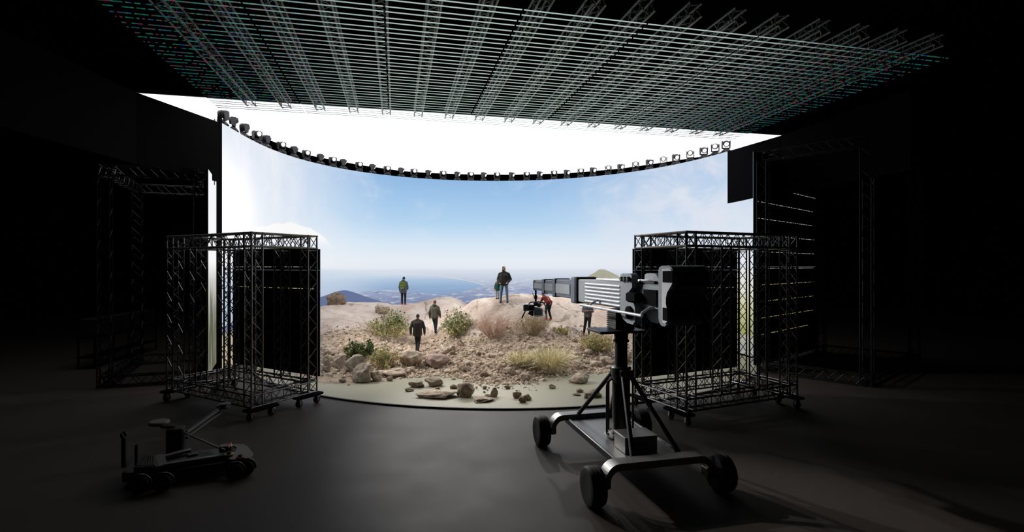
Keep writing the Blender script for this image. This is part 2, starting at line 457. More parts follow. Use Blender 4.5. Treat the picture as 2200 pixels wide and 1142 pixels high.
def shell(th_a, th_b, z0, z1, n, a=.02, b=.22):
    for i in range(n):
        ta, tb = th_a + (th_b - th_a) * i / n, th_a + (th_b - th_a) * (i + 1) / n
        q = []
        for th in (ta, tb):
            p = wall_pt(th); d = (p - C0).normalized()
            q.append((p + d * a, p + d * b))
        (a0, a1), (b0, b1) = q
        bk.add([(a0.x, a0.y, z0), (a1.x, a1.y, z0), (b1.x, b1.y, z0), (b0.x, b0.y, z0),
                (a0.x, a0.y, z1), (a1.x, a1.y, z1), (b1.x, b1.y, z1), (b0.x, b0.y, z1)],
               [(0, 1, 2, 3), (7, 6, 5, 4), (0, 3, 7, 4), (1, 5, 6, 2), (0, 4, 5, 1), (3, 2, 6, 7)])
shell(TH0, TH1, 0, TOP - .01, 60); shell(TH1, TH2, 0, Z_LOW, 12)
child_world(build('wall_casing', bk, M['casing'], lw, smooth=False))
# vertical end post at the left edge with its two thin guard rails
e = wall_pt(TH0)
ep = MB().box((e.x - .10, e.y, TOP / 2 + .2), (.12, .16, TOP + .1)).tube((e.x - .32, e.y, 7.9), (e.x - .32, e.y, TOP + .18), .018)
ep.tube((e.x - .32, e.y, TOP + .12), (e.x - .1, e.y, TOP + .12), .015).tube((e.x - .32, e.y, TOP - .35), (e.x - .1, e.y, TOP - .35), .015)
child_world(build('end_post', ep, M['casing'], lw, smooth=False))

# black header panels that carry the wall's top on towards the camera, left and right
p1 = wall_pt(TH1)
def header(name, label, pl, z0, z1):
    mb = MB()
    for (ax, ay), (bx, by) in zip(pl, pl[1:]):
        d = Vector((bx - ax, by - ay, 0)); L = d.length; d.normalize()
        n = Vector((-d.y, d.x, 0))
        c = Vector(((ax + bx) / 2, (ay + by) / 2, (z0 + z1) / 2))
        mb.box(c, (L, .14, z1 - z0), Matrix((d, n, Vector((0, 0, 1)))).transposed())
    o = build(name, mb, M['casing'], smooth=False)
    return tag(o, label, 'header panel')
header('header_panel', 'black header panel running forward from the left end of the LED wall',
       [(e.x - .08, e.y + .1), (-13.06, 17.7), (-13.0, 12.2)], EYE + .588 * K, TOP)
header('header_panel', 'black header panel running forward from the right end of the LED wall',
       [(p1.x + .07, p1.y), (12.47, 23.55), (13.6, 17.4)], Z_LOW, TOP + .0)

# ------------------------------------------------------------------ white LED ceiling
HZ = 6.6; ZC = EYE + HZ
A = rad(12.8)
D = Vector((-math.sin(A), math.cos(A))); B = Vector((math.cos(A), math.sin(A)))
def uvp(u, v): return D * u + B * v
UN = 22.25
far = [(560, 293), (608, 312), (658, 332), (715, 343), (773, 354), (864, 367), (920, 371), (1000, 374), (1099, 375), (1217, 372), (1332, 362), (1423, 349), (1500, 337), (1556, 325)]
cpts = [tuple(uvp(UN, -18.8)), tuple(uvp(UN, 20.5))]
fp = [((px - CX) / F * HZ * F / (CY - y), HZ * F / (CY - y)) for px, y in far]
cpts += [(15.6, 27.0), (14.2, 29.0)] + fp[::-1] + [(-14.5, 25.5), (-16.6, 22.0)]
lc = thing('led_ceiling', 'large flat white glowing LED ceiling above the curved wall', 'led ceiling', (0, 28, ZC))
n_ = len(cpts)
scr = MB().add([(x, y, ZC) for x, y in cpts], [tuple(range(n_ - 1, -1, -1))])
def ceiling_material():
    t = NT('white_led_ceiling')
    tc = t.n('ShaderNodeTexCoord').outputs['Object']
    nz = t.noise(tc, .15, 3)
    return t.emit(t.mix(lin(250, 249, 253), lin(254, 253, 255), nz), CEIL_L)
CEIL_L = 1.7
M['ceil'] = ceiling_material()
child_world(build('glowing_panel', scr, M['ceil'], lc, smooth=False))
cas = MB().add([(x, y, ZC + .03) for x, y in cpts] + [(x, y, ZC + .25) for x, y in cpts],
               [tuple(range(n_ - 1, -1, -1)), tuple(range(n_, 2 * n_))] + [(i, (i + 1) % n_, n_ + (i + 1) % n_, n_ + i) for i in range(n_)])
child_world(build('ceiling_casing', cas, M['casing'], lc, smooth=False))

# ------------------------------------------------------------------ LED strips and trusses overhead
HB = 6.25; ZB = EYE + HB
V0_, V1_ = -1.10 * HB, 2.60 * HB
def strip_material():
    t = NT('led_strip_pixels')
    tc = t.n('ShaderNodeTexCoord').outputs['Object']
    sep = t.n('ShaderNodeSeparateXYZ'); t.put(sep.inputs[0], tc)
    X = sep.outputs[0]
    oi = t.n('ShaderNodeObjectInfo').outputs['Random']
    wn = t.n('ShaderNodeTexWhiteNoise', noise_dimensions='2D')
    cmb = t.n('ShaderNodeCombineXYZ')
    t.put(cmb.inputs[0], t.math('FLOOR', t.math('MULTIPLY', X, 16.0))); t.put(cmb.inputs[1], t.math('MULTIPLY', oi, 97.0))
    t.put(wn.inputs['Vector'], cmb.outputs[0])
    rgb = t.ramp(wn.outputs['Value'], [(0, (.0, .0, .0, 1)), (.12, (.02, .22, .16, 1)), (.42, (.03, .34, .24, 1)), (.62, (.03, .12, .36, 1)), (.74, (.36, .05, .12, 1)), (.86, (.0, .0, .0, 1))])
    rgb.node.color_ramp.interpolation = 'CONSTANT'
    ax = t.math('ABSOLUTE', X)
    fade = t.math('MINIMUM', t.step(X, V0_ + .5, V0_ + 7.5), t.step(X, V1_ - 1.0, V1_ - 8.0))
    col = t.mix(rgb, lin(178, 196, 190), t.math('ADD', fade, 0.0, True))
    st = t.math('ADD', t.math('MULTIPLY', fade, .62), .30)
    return t.emit(col, st)
M['strip'] = strip_material()
sm = MB()
nseg = 7
for i in range(nseg):
    a, b = V0_ + (V1_ - V0_) * i / nseg, V0_ + (V1_ - V0_) * (i + 1) / nseg
    sm.box(((a + b) / 2, 0, 0), (b - a - .05, .034, .014))
strip_me = sm.mesh('led_strip', smooth=False)
strip_me.materials.append(M['strip'])
NS = 36
u_near, u_far = 1.935 * HB, 3.56 * HB
for i in range(NS):
    u = u_far + (u_near - u_far) * i / (NS - 1) + (.035 if i % 2 else 0)
    o = bpy.data.objects.new('led_strip', strip_me)
    COL.objects.link(o)
    p = D * u
    o.location = (p.x, p.y, ZB); o.rotation_euler = (0, 0, A)
    tag(o, 'thin pale LED strip under the overhead trusses, %s from the white ceiling edge' % ordinal(i), 'led strip', 'LED strips of the overhead grid')

def box_truss(a, b, e1, e2, size, pitch, rc, rb, chord, brace, n=6, faces=(0, 1, 2, 3), nb=5):
    a, b = Vector(a), Vector(b); e1, e2 = Vector(e1).normalized(), Vector(e2).normalized()
    h = size / 2 - rc
    cs = [(-1, -1), (1, -1), (1, 1), (-1, 1)]
    pt = lambda k, t: a.lerp(b, t) + e1 * (cs[k][0] * h) + e2 * (cs[k][1] * h)
    for k in range(4): chord.tube(pt(k, 0), pt(k, 1), rc, n)
    L = (b - a).length; m = max(2, round(L / pitch * 2))
    for k in faces:
        j = (k + 1) % 4
        for i in range(m):
            t0, t1 = i / m, (i + 1) / m
            p, q = (pt(k, t0), pt(j, t1)) if i % 2 == 0 else (pt(j, t0), pt(k, t1))
            brace.tube(p, q, rb, nb, cap=False)
        for t in (.012, .988): brace.tube(pt(k, t), pt(j, t), rb, nb, cap=False)

TU0, TU1 = 1.865 * HB, 3.55 * HB
tz = .38
chord_one = MB().tube((0, TU0, 0), (0, TU1, 0), .028, 6).mesh('chord')
chord_one.materials.append(M['alu_over'])
brc = MB(); dummy = MB()
box_truss((0, TU0, ZB + .09 + tz / 2 - ZB), (0, TU1, ZB + .09 + tz / 2 - ZB), (1, 0, 0), (0, 0, 1), tz, .62, .028, .012, dummy, brc)
brace_me = brc.mesh('lattice_bracing'); brace_me.materials.append(M['alu_over'])
for i in range(17):
    v = (-.895 + i * (3.34 / 16)) * HB
    p = B * v
    t = thing('ceiling_truss', 'grey box truss over the LED strips, %s from the left' % ordinal(i), 'truss', (p.x, p.y, ZB), A, 'overhead trusses')
    for sx in (-1, 1):
        for dz in (.09 + .028, .09 + tz - .028):
            c = link('chord', chord_one, None, t); c.location = (sx * (tz / 2 - .028), 0, dz)
    link('lattice_bracing', brace_me, None, t)

# ------------------------------------------------------------------ moving-head lamps on the wall's rim
LX = [486, 508, 530, 557, 576, 608, 635, 661, 691, 717, 739, 774, 802, 833, 863, 891, 921, 953, 983, 1012, 1039, 1068, 1099, 1131, 1159, 1190, 1217, 1247, 1273, 1305, 1332, 1363, 1393, 1423, 1449, 1480, 1508, 1533, 1556]
def lamp_meshes(tilt, pan):
    base = MB().box((0, 0, .09), (.36, .26, .09), bev=.03).box((0, 0, .15), (.24, .18, .05), bev=.02)
    base.box((-.15, 0, .045), (.07, .30, .06)).box((.15, 0, .045), (.07, .30, .06)).tube((0, 0, 0), (0, 0, .06), .03, 8)
    Rz = Matrix.Rotation(pan, 4, 'Z')
    yoke = MB(Rz)
    yoke.box((0, 0, .20), (.34, .13, .05), bev=.02)
    arm_ = [(-.06, .19), (.06, .19), (.085, .34), (.10, .46), (.075, .56), (.03, .60), (-.03, .60), (-.085, .56), (-.11, .46), (-.085, .34)]
    for s in (-1, 1): yoke.prism(arm_, (s * .165 - .02, 0, 0), (0, 1, 0), (0, 0, 1), (1, 0, 0), .04)
    Mh = Rz @ Matrix.Translation((0, 0, .44)) @ Matrix.Rotation(tilt, 4, 'X')
    head = MB(Mh)
    q = Vector((0, -1, 0)).to_track_quat('Z', 'Y')
    head.lathe([(.0, -.17), (.08, -.165), (.125, -.10), (.14, 0), (.142, .13), (.135, .17), (.112, .17)], (0, 0, 0), q, 18)
    lens = MB(Mh).lathe([(.112, .16), (.09, .178), (.05, .186), (.0, .188)], (0, 0, 0), q, 18)
    return base, yoke, head, lens
protos = []
for k, (ti, pa) in enumerate([(rad(28), rad(62)), (rad(10), rad(12))]):
    b_, y_, h_, l_ = lamp_meshes(ti, pa)
    me = [m_.mesh(n__) for m_, n__ in ((b_, 'lamp_base'), (y_, 'yoke'), (h_, 'lamp_head'), (l_, 'lens'))]
    for x in me[:3]: x.materials.append(M['lamp'])
    me[3].materials.append(M['lens'])
    protos.append(me)
ADDED_BEAMS = {0: ((2.3, 11.3, 3.3), 10500, 18), 3: ((1.6, 11.6, 2.6), 10000, 18), 6: ((2.3, 12.5, 3.0), 8500, 18),
         1: ((.5, 23.5, 1.0), 4400, 62), 2: ((-2.0, 22.5, .5), 3600, 60), 37: ((-1.5, 23.0, 1.0), 4400, 60),
         13: ((-1.2, 14.4, 0), 4500, 19), 17: ((-.8, 14.4, 0), 4500, 19), 21: ((-.2, 14.4, 0), 4500, 19)}
for i, px in enumerate(LX):
    th = wall_hit(px); p = wall_pt(th); d = (p - C0).normalized()
    p = p + d * .12
    k = i % 2
    lab = ('moving-head lamp tilted up and aside, %s from left along the wall rim' if k == 0 else
           'moving-head lamp with bright round lens, %s from left along the wall rim') % ordinal(i)
    yaw = math.atan2(d.y, d.x) - math.pi / 2
    if k: yaw = math.atan2(p.y, p.x) - math.pi / 2 + (yaw - math.atan2(p.y, p.x) + math.pi / 2) * .35
    t = thing('stage_lamp', lab, 'stage lamp', (p.x, p.y, TOP - .01), yaw, 'moving-head lamps along the wall rim')
    t.scale = (1.15,) * 3
    for me, nm in zip(protos[k], ('lamp_base', 'yoke', 'lamp_head', 'lens')): link(nm, me, None, t)
    if i in ADDED_BEAMS:  # spots added at some rim lamps to brighten crane, set and floor
        tgt, watts, size = ADDED_BEAMS[i]
        ld = bpy.data.lights.new('added_beam', 'SPOT'); ld.energy = watts; ld.spot_size = rad(size); ld.spot_blend = .8; ld.shadow_soft_size = .15
        ld.color = (1, .97, .93)
        lo_ = bpy.data.objects.new('added_beam', ld); COL.objects.link(lo_)
        lo_.parent = t
        wp = Vector((p.x - d.x * .45, p.y - d.y * .45, TOP + .55))
        Mi = (Matrix.Translation((p.x, p.y, TOP - .01)) @ Matrix.Rotation(yaw, 4, 'Z') @ Matrix.Scale(1.15, 4)).inverted()
        qd = (Vector(tgt) - wp).to_track_quat('-Z', 'Y')
        lo_.matrix_local = Mi @ (Matrix.Translation(wp) @ qd.to_matrix().to_4x4())

# ------------------------------------------------------------------ rolling truss towers
def dashes(rnd, x0, x1, y, z, h=.016, mb=None, lo=.15, hi=.6, gap=.35):
    mb = mb or MB(); x = x0
    while x < x1:
        L = rnd.uniform(lo, hi)
        mb.box(((x + min(x + L, x1)) / 2, y, z), (min(L, x1 - x), .01, h))
        x += L + rnd.uniform(.04, gap)
    return mb
def seam_material():  # strips glow themselves, in place of light leaking between the panels
    t = NT('light_leak_seam')
    tc = t.n('ShaderNodeTexCoord').outputs['Object']
    sep = t.n('ShaderNodeSeparateXYZ'); t.put(sep.inputs[0], tc)
    cb = t.n('ShaderNodeCombineXYZ'); t.put(cb.inputs[0], t.math('MULTIPLY', t.math('ADD', sep.outputs[0], sep.outputs[1]), 5.0)); t.put(cb.inputs[1], t.math('MULTIPLY', sep.outputs[2], 7.0))
    nz = t.noise(cb.outputs[0], 1.0, 2)
    return t.emit(t.mix(lin(206, 204, 196), lin(196, 186, 130), t.step(sep.outputs[2], 4.6, 3.2)), t.math('MULTIPLY', t.step(nz, .47, .53), .8))
M['seam'] = seam_material()
M['panel_face'] = glow('led_panel_face', lin(190, 205, 222), .8)
def tower(name, label, O, rot, Lx, Ly):
    t = thing(name, label, 'truss tower', (O[0], O[1], 0), rot)
    zb, zt, sz = .36, 5.5, .40
    h = sz / 2
    xs = [h, Lx * .335, Lx * .665, Lx - h]
    for y in (h, Ly - h):
        for x in xs:
            c, b = MB(), MB()
            box_truss((x, y, zb + .40), (x, y, zt - .45), (1, 0, 0), (0, 1, 0), sz, .74, .026, .013, c, b, n=8)
            if x in (xs[0], xs[-1]):
                for sx in (-1, 1):
                    for sy in (-1, 1):
                        c.tube((x + sx * (h - .026), y + sy * (h - .026), zb), (x + sx * (h - .026), y + sy * (h - .026), zb + .4), .026, 8)
                        c.tube((x + sx * (h - .026), y + sy * (h - .026), zt - .45), (x + sx * (h - .026), y + sy * (h - .026), zt), .026, 8)
            col = build('column', c, M['alu'], t); build('bracing', b, M['alu'], col)
    for nm, z, hh in (('top_beam', zt - .225, .45), ('base_beam', zb + .2, .40)):
        for (a, b, e1) in (((0, h, z), (Lx, h, z), (0, 1, 0)), ((0, Ly - h, z), (Lx, Ly - h, z), (0, 1, 0)), ((h, 0, z), (h, Ly, z), (1, 0, 0)), ((Lx - h, 0, z), (Lx - h, Ly, z), (1, 0, 0))):
            c, br = MB(), MB()
            a, b = Vector(a), Vector(b)
            L = (b - a).length; m = round(L / .34)
            e1 = Vector(e1)
            hx, hz = h - .028, hh / 2 - .028
            for sx in (-1, 1):
                for s_ in (-1, 1): c.tube(a + e1 * sx * hx + Vector((0, 0, s_ * hz)), b + e1 * sx * hx + Vector((0, 0, s_ * hz)), .030, 8)
                for i in range(m):
                    p, q = a.lerp(b, i / m) + e1 * sx * hx, a.lerp(b, (i + 1) / m) + e1 * sx * hx
                    s_ = 1 if i % 2 else -1
                    br.tube(p + Vector((0, 0, -s_ * hz)), q + Vector((0, 0, s_ * hz)), .013, 5, cap=False)
                    if i % 2 == 0: br.tube(p + Vector((0, 0, -hz)), p + Vector((0, 0, hz)), .013, 5, cap=False)
            for s_ in (-1, 1):
                for i in range(m):
                    sg = 1 if i % 2 else -1
                    br.tube(a.lerp(b, i / m) + e1 * (-sg * hx) + Vector((0, 0, s_ * hz)), a.lerp(b, (i + 1) / m) + e1 * (sg * hx) + Vector((0, 0, s_ * hz)), .012, 5, cap=False)
            bm_ = build(nm, c, M['alu'], t); build('bracing', br, M['alu'], bm_)
    for x in (.05, Lx - .05):
        for y in (.35, Ly - .35):
            pl = MB().box((x, y, .318), (.32, 1.0, .08), bev=.02).box((x, y, .27), (.2, .8, .03))
            plate = build('caster_plate', pl, M['casing'], t)
            for dy in (-.34, .34):
                wm = MB().lathe([(.05, -.055), (.10, -.05), (.115, -.03), (.115, .03), (.10, .05), (.05, .055)], (x, y + dy, .115), Vector((1, 0, 0)).to_track_quat('Z', 'Y'), 18)
                build('wheel', wm, M['rubber'], plate)
                fk = MB()
                for sx in (-1, 1): fk.box((x + sx * .075, y + dy, .18), (.012, .07, .16))
                fk.box((x, y + dy, .258), (.17, .12, .015)).tube((x - .09, y + dy, .115), (x + .09, y + dy, .115), .028, 10)
                fk.path([(x + .0, y + dy + .13 * math.cos(q_), .115 + .13 * math.sin(q_)) for q_ in (rad(30), rad(60), rad(90), rad(120), rad(150))], .02, 6)
                build('caster_fork', fk, M['chrome'], plate)
    # LED panels hung on the long far side, seen from behind
    rows, z0, z1 = 6, .86, 5.06
    pm = MB()
    for r in range(rows):
        zz0, zz1 = z0 + (z1 - z0) * r / rows, z0 + (z1 - z0) * (r + 1) / rows
        for k in range(9):
            xa, xb = .02 + (Lx - .04) * k / 9, .02 + (Lx - .04) * (k + 1) / 9
            pm.box(((xa + xb) / 2, Ly + .07, (zz0 + zz1) / 2), (xb - xa - .004, .08, zz1 - zz0 - .004))
            pm.box(((xa + xb) / 2, Ly + .04, (zz0 + zz1) / 2), (.18, .03, .3))
    pan = build('led_panel', pm, M['casing'], t, smooth=False)
    face = MB().add([(.02, Ly + .114, z0), (Lx - .02, Ly + .114, z0), (Lx - .02, Ly + .114, z1), (.02, Ly + .114, z1)], [(3, 2, 1, 0)])
    build('panel_face', face, M['panel_face'], pan, smooth=False)
    rr = random.Random(3 if O[0] < 0 else 5)
    for r in (4, 5):
        z = 4.47 if r == 5 else 3.74
        build('light_seam', MB().box((Lx / 2, Ly + .026, z), (Lx - .2, .01, .016)), M['seam'], pan, smooth=False)
    return t
O1 = Vector((-7.54, 14.8)) + 4.6 * Vector((math.cos(rad(150.5)), math.sin(rad(150.5))))
tower('truss_tower', 'open aluminium truss tower on casters, left of the stage opening', O1, rad(-29.5), 4.6, 2.35)
tower('truss_tower', 'open aluminium truss tower on casters, right of the stage behind the camera crane', (4.9, 14.4), rad(24), 4.6, 2.35)

# ------------------------------------------------------------------ tall LED wings on truss frames
def wing(name, label, P, zt, face_mat, seams=None, flip=False):
    Ax, Bx, Cx, Dx = [Vector((p[0], p[1])) for p in P]
    t = thing(name, label, 'led wing', (Ax.x, Ax.y, 0))
    o = Ax
    L = lambda p, z: Vector((p.x - o.x, p.y - o.y, z))
    ex = (Bx - Ax).normalized(); ey = (Dx - Ax).normalized()
    e1, e2 = Vector((ex.x, ex.y, 0)), Vector((-ex.y, ex.x, 0))
    ins = .22
    corners = [Ax + (ex + ey) * ins, Bx + (-ex + ey) * ins, Cx - (ex + ey) * ins, Dx + (ex - ey) * ins]
    for c_ in corners:
        c, b = MB(), MB()
        box_truss(L(c_, .0), L(c_, zt - .42), e1, e2, .42, .8, .026, .013, c, b)
        cc = build('column', c, M['wing_metal'], t); build('bracing', b, M['wing_metal'], cc)
    for z in (zt - .21, .22):
        for i in range(4):
            a, b_ = corners[i], corners[(i + 1) % 4]
            d = (b_ - a).normalized()
            c, b = MB(), MB()
            box_truss(L(a, z), L(b_, z), (0, 0, 1), (-d.y, d.x, 0), .42, .7, .026, .013, c, b)
            cc = build('top_beam' if z > 2 else 'base_beam', c, M['wing_metal'], t); build('bracing', b, M['wing_metal'], cc)
    # panel wall on AB
    n = -ey
    pm = MB(); rows = max(6, round((zt - .3) / .72)); Lx = (Bx - Ax).length
    cols = max(4, round(Lx / .6))
    Rm = Matrix((Vector((ex.x, ex.y, 0)), Vector((-ex.y, ex.x, 0)), Vector((0, 0, 1)))).transposed()
    for r in range(rows):
        za, zb = .25 + (zt - .25) * r / rows, .25 + (zt - .25) * (r + 1) / rows
        for k in range(cols):
            xm = Lx * (k + .5) / cols
            pp = Ax + ex * xm + n * .06
            pm.box(L(pp, (za + zb) / 2), (Lx / cols - .004, .08, zb - za - .004), Rm)
    pan = build('led_panel', pm, M['casing'], t, smooth=False)
    fo = n * .105
    a, b_ = Ax + fo, Bx + fo
    q = [L(a, .25), L(b_, .25), L(b_, zt), L(a, zt)]
    fm = bpy.data.meshes.new('panel_face')
    nn = (q[1] - q[0]).cross(q[3] - q[0])
    order = (0, 1, 2, 3) if nn.x * n.x + nn.y * n.y > 0 else (3, 2, 1, 0)
    fm.from_pydata([tuple(x) for x in q], [], [order]); fm.update()
    build_face = link('panel_face', fm, face_mat, pan)
    if seams:
        rr = random.Random(11)
        mbs = MB(Matrix.Translation(L(Ax, 0)) @ Rm.to_4x4())
        sg = 1 if ey.dot(Vector((-ex.y, ex.x))) > 0 else -1
        for z, x0, x1 in seams:
            s_ = MB(mbs.M).box(((x0 + x1) / 2 * Lx, sg * .012, z), ((x1 - x0) * Lx, .01, .018))
            build('light_seam', s_, M['seam'], pan, smooth=False)
    return t
def wing_face_material():
    t = NT('bright_left_wing_face')
    tc = t.n('ShaderNodeTexCoord').outputs['Object']
    sep = t.n('ShaderNodeSeparateXYZ'); t.put(sep.inputs[0], tc)
    nz = t.noise(t.scalevec(tc, 1.2, 1.2, .25), 1.6, 5)
    g = t.n('ShaderNodeMapRange'); t.put(g.inputs[0], sep.outputs[2]); g.inputs[1].default_value = 0; g.inputs[2].default_value = 8.3
    sky = t.ramp(g.outputs[0], [(0, lin(120, 118, 106)), (.3, lin(150, 150, 140)), (.47, lin(206, 206, 200)), (.56, lin(248, 248, 248)), (1, lin(244, 248, 250))])
    low = t.mix(sky, lin(92, 96, 72), t.math('MULTIPLY', t.step(nz, .45, .62), t.step(sep.outputs[2], 4.3, 3.2), True))
    return t.emit(low, 1.0)
M['wing_face'] = wing_face_material()
tl = 3.75
PL = [(-3.17 * tl, 5.29 * tl), (-3.77 * tl, 6.60 * tl), (-4.66 * tl, 6.29 * tl), (-4.05 * tl, 4.98 * tl)]
wing('led_wing', 'dark truss-framed LED wing wall left of the curved wall, its lit face a bright sliver', PL, EYE + tl, M['wing_face'])
tr = 4.9
PR = [(10.42, 21.9), (16.0, 26.8), (19.06, 23.85), (13.3, 18.9)]
SZ = [(8.0, .35, .97), (7.28, .02, .9), (6.56, .02, .9), (5.84, .02, .92), (5.12, .02, .92), (4.4, .02, .92), (3.68, .02, .92), (2.96, .02, .9), (2.24, .02, .9), (1.52, .02, .8)]
wing('led_wing', 'tall black truss-framed LED wing wall right of the stage with rows of light seams', PR, EYE + tr, M['panel_face'], SZ)

# ------------------------------------------------------------------ round stage floor
def wall_Y(px): return wall_pt(wall_hit(px)).y
DC, DR = Vector((-.3, 29.0)), 13.0
arc = []
for i in range(61):
    a = rad(200) + rad(140) * i / 60
    arc.append((DC.x + DR * math.cos(a), DC.y + DR * math.sin(a)))
back = []
for i in range(41):
    th = TH2 + (TH0 - TH2) * i / 40
    p = wall_pt(th); d = (p - C0).normalized(); p = p - d * .04
    if p.y > 24.6: back.append((p.x, p.y))
outl = arc + back
mb = MB().add([(x, y, .05) for x, y in outl], [tuple(range(len(outl)))])
dsk = build('stage_disc', MB(), None)
bpy.data.objects.remove(dsk)
disc = thing('stage_disc', 'low round grey-green stage floor edged in black, under the rocks', 'stage floor', (DC.x, DC.y, 0))
child_world(build('stage_surface', mb, M['disc'], disc, smooth=False))
rim = MB()
for (ax, ay), (bx, by) in zip(arc, arc[1:]):
    na, nb_ = (Vector((ax, ay)) - DC).normalized(), (Vector((bx, by)) - DC).normalized()
    i0, i1 = Vector((ax, ay)) - na * .05, Vector((bx, by)) - nb_ * .05
    o0, o1 = Vector((ax, ay)) + na * .03, Vector((bx, by)) + nb_ * .03
    rim.add([(i0.x, i0.y, .056), (i1.x, i1.y, .056), (o1.x, o1.y, .056), (o0.x, o0.y, .056), (o0.x, o0.y, 0), (o1.x, o1.y, 0)], [(0, 3, 2, 1), (3, 4, 5, 2)])
child_world(build('edge_trim', rim, M['rim'], disc, smooth=False))

# ------------------------------------------------------------------ rocky ground
CTL = [(690, 822), (735, 824), (780, 821), (830, 816), (880, 806), (950, 806), (1000, 808), (1040, 814), (1100, 818), (1130, 815), (1170, 806), (1250, 800), (1330, 792), (1380, 790)]
C_ = []
for px, py in CTL:
    p = on_floor(px, py, .05); C_.append((p.x, p.y, .05))
    C_.append((p.x * (p.y - 1.6) / p.y, p.y - 1.6, -.12))
for px, py, Y in [(690, 760, 22.3), (800, 752, 22.8), (895, 754, 24.1), (1000, 750, 23.3), (1170, 750, 23), (1300, 752, 23.3), (935, 716, 26.7), (690, 720, 25), (800, 715, 25.5),
                  (1050, 715, 24.8), (1170, 715, 24.5), (1263, 724, 25.5), (1340, 715, 25.5), (690, 690, 26.3), (800, 690, 27.5), (1000, 692, 26), (1100, 690, 25.2), (1200, 690, 25.5), (1300, 690, 26.5),
                  (690, 665, 28), (760, 665, 29), (900, 670, 29.2), (990, 668, 27), (1040, 660, 25.8), (1100, 660, 25.6), (1200, 660, 26.2), (1300, 660, 27.5)]:
    p = at(px, py, Y); C_.append(tuple(p))
for px, py, Y in [(660, 665, 28.0), (700, 656, 28.6), (740, 649, 29.8), (800, 648, 30.6), (867, 654, 31), (930, 644, 31.4), (972, 639, 31.2), (990, 655, 29), (1020, 642, 27), (1060, 635, 26.6),
                  (1083, 640, 26.0), (1110, 631, 26.8), (1160, 633, 27.2), (1230, 640, 27.6), (1340, 645, 28.2), (1400, 655, 28)]:
    p = at(px, py, Y); C_.append(tuple(p))
    f = (Y + 2.0) / Y
    if py != 655 or px > 1000: C_.append((p.x * f, p.y * f, p.z - 1.3))
for px, Y, z in [(1460, 22, .0), (1460, 26, .3), (1460, 29, .3), (1560, 24, -.1), (640, 22, .2), (640, 26, 1.0)]:
    p = at(px, 571, Y); C_.append((p.x, p.y, z))
P = np.array([c[:2] for c in C_]); Zc = np.array([c[2] for c in C_])
def tps_k(r2): return .5 * r2 * np.log(r2 + 1e-9)
n = len(P)
d2 = ((P[:, None, :] - P[None]) ** 2).sum(-1)
Kt = tps_k(d2) + np.eye(n) * .08
Pm = np.hstack([np.ones((n, 1)), P])
Am = np.block([[Kt, Pm], [Pm.T, np.zeros((3, 3))]])
Wt = np.linalg.solve(Am, np.concatenate([Zc, np.zeros(3)]))
def tps(X, Y):
    r2 = (P[:, 0] - X) ** 2 + (P[:, 1] - Y) ** 2
    return float(tps_k(r2) @ Wt[:n] + Wt[n] + Wt[n + 1] * X + Wt[n + 2] * Y)
def sst(x, a, b):
    t = min(1, max(0, (x - a) / (b - a))); return t * t * (3 - 2 * t)
def ground(X, Y):
    z = tps(X, Y)
    hi = sst(z, .9, 1.6)                            # smooth bare rock high up, rubble lower down
    v = Vector((X, Y, 0))
    lowf = noise.noise(v * .55) * .10 + noise.noise(v * 1.3 + Vector((9, 3, 1))) * .05
    rub = noise.noise(v * 3.1) * .055 + noise.noise(v * 6.5) * .035 + abs(noise.noise(v * 4.2 + Vector((0, 7, 2)))) * .06
    crack = -max(0, .055 - abs(noise.noise(Vector((X * .5 + 3, Y * .9, 4.0))) )) * 1.6
    amp = sst(z, -.05, .25)
    return z + amp * (lowf * (.4 + .6 * hi) + rub * (1 - .75 * hi) + crack * hi)
NC, NR = 250, 200
tv, tf = [], []
for i in range(NC):
    q = -.42 + (.36 + .42) * i / (NC - 1)
    yw = wall_Y(CX + F * q) - .25
    for j in range(NR):
        y = 17.9 + (yw - 17.9) * (j / (NR - 1))
        x = q * y
        tv.append((x, y, ground(x, y)))
for i in range(NC - 1):
    for j in range(NR - 1):
        a = i * NR + j
        if max(tv[a][2], tv[a + 1][2], tv[a + NR][2], tv[a + NR + 1][2]) < .03: continue
        tf.append((a, a + NR, a + NR + 1, a + 1))
gm = bpy.data.meshes.new('rocky_ground'); gm.from_pydata(tv, [], tf); gm.update()
gm.polygons.foreach_set('use_smooth', [True] * len(gm.polygons))
go = link('rocky_ground', gm, M['rock_ground'])
tag(go, 'pinkish bare rock slope rising from the stage floor to two humps', 'rocky ground')
def zg(x, y): return max(.05, ground(x, y))
def hit(px, py):                                     # where a sight line through the photo pixel meets the ground
    y = 15.0
    dx, dz = (px - CX) / F, (CY - py) / F
    while y < 33:
        if EYE + dz * y <= zg(dx * y, y): return Vector((dx * y, y, zg(dx * y, y)))
        y += .05
    return Vector((dx * 29, 29, zg(dx * 29, 29)))

# ------------------------------------------------------------------ boulders
def rock_mesh(seed, sub=4, rough=.19, cuts=13, name='rock'):
    r = random.Random(seed)
    bm = bmesh.new(); bmesh.ops.create_icosphere(bm, subdivisions=sub, radius=1)
    planes = []
    for _ in range(cuts):
        d = Vector((r.gauss(0, 1), r.gauss(0, 1), r.gauss(0, .8))).normalized(); planes.append((d, r.uniform(.55, .84)))
    o = Vector((r.uniform(0, 50), r.uniform(0, 50), r.uniform(0, 50)))
    for v in bm.verts:
        p = v.co.copy()
        for d, h in planes:
            k = p.dot(d)
            if k > h: p -= d * (k - h) * .95
        nrm = v.co.normalized()
        p += nrm * (noise.noise(nrm * 1.4 + o) * rough + noise.noise(nrm * 3.5 + o) * rough * .45 + noise.noise(nrm * 9 + o) * rough * .16)
        v.co = p
    me = bpy.data.meshes.new(name); bm.to_mesh(me); bm.free()
    me.polygons.foreach_set('use_smooth', [True] * len(me.polygons))
    return me
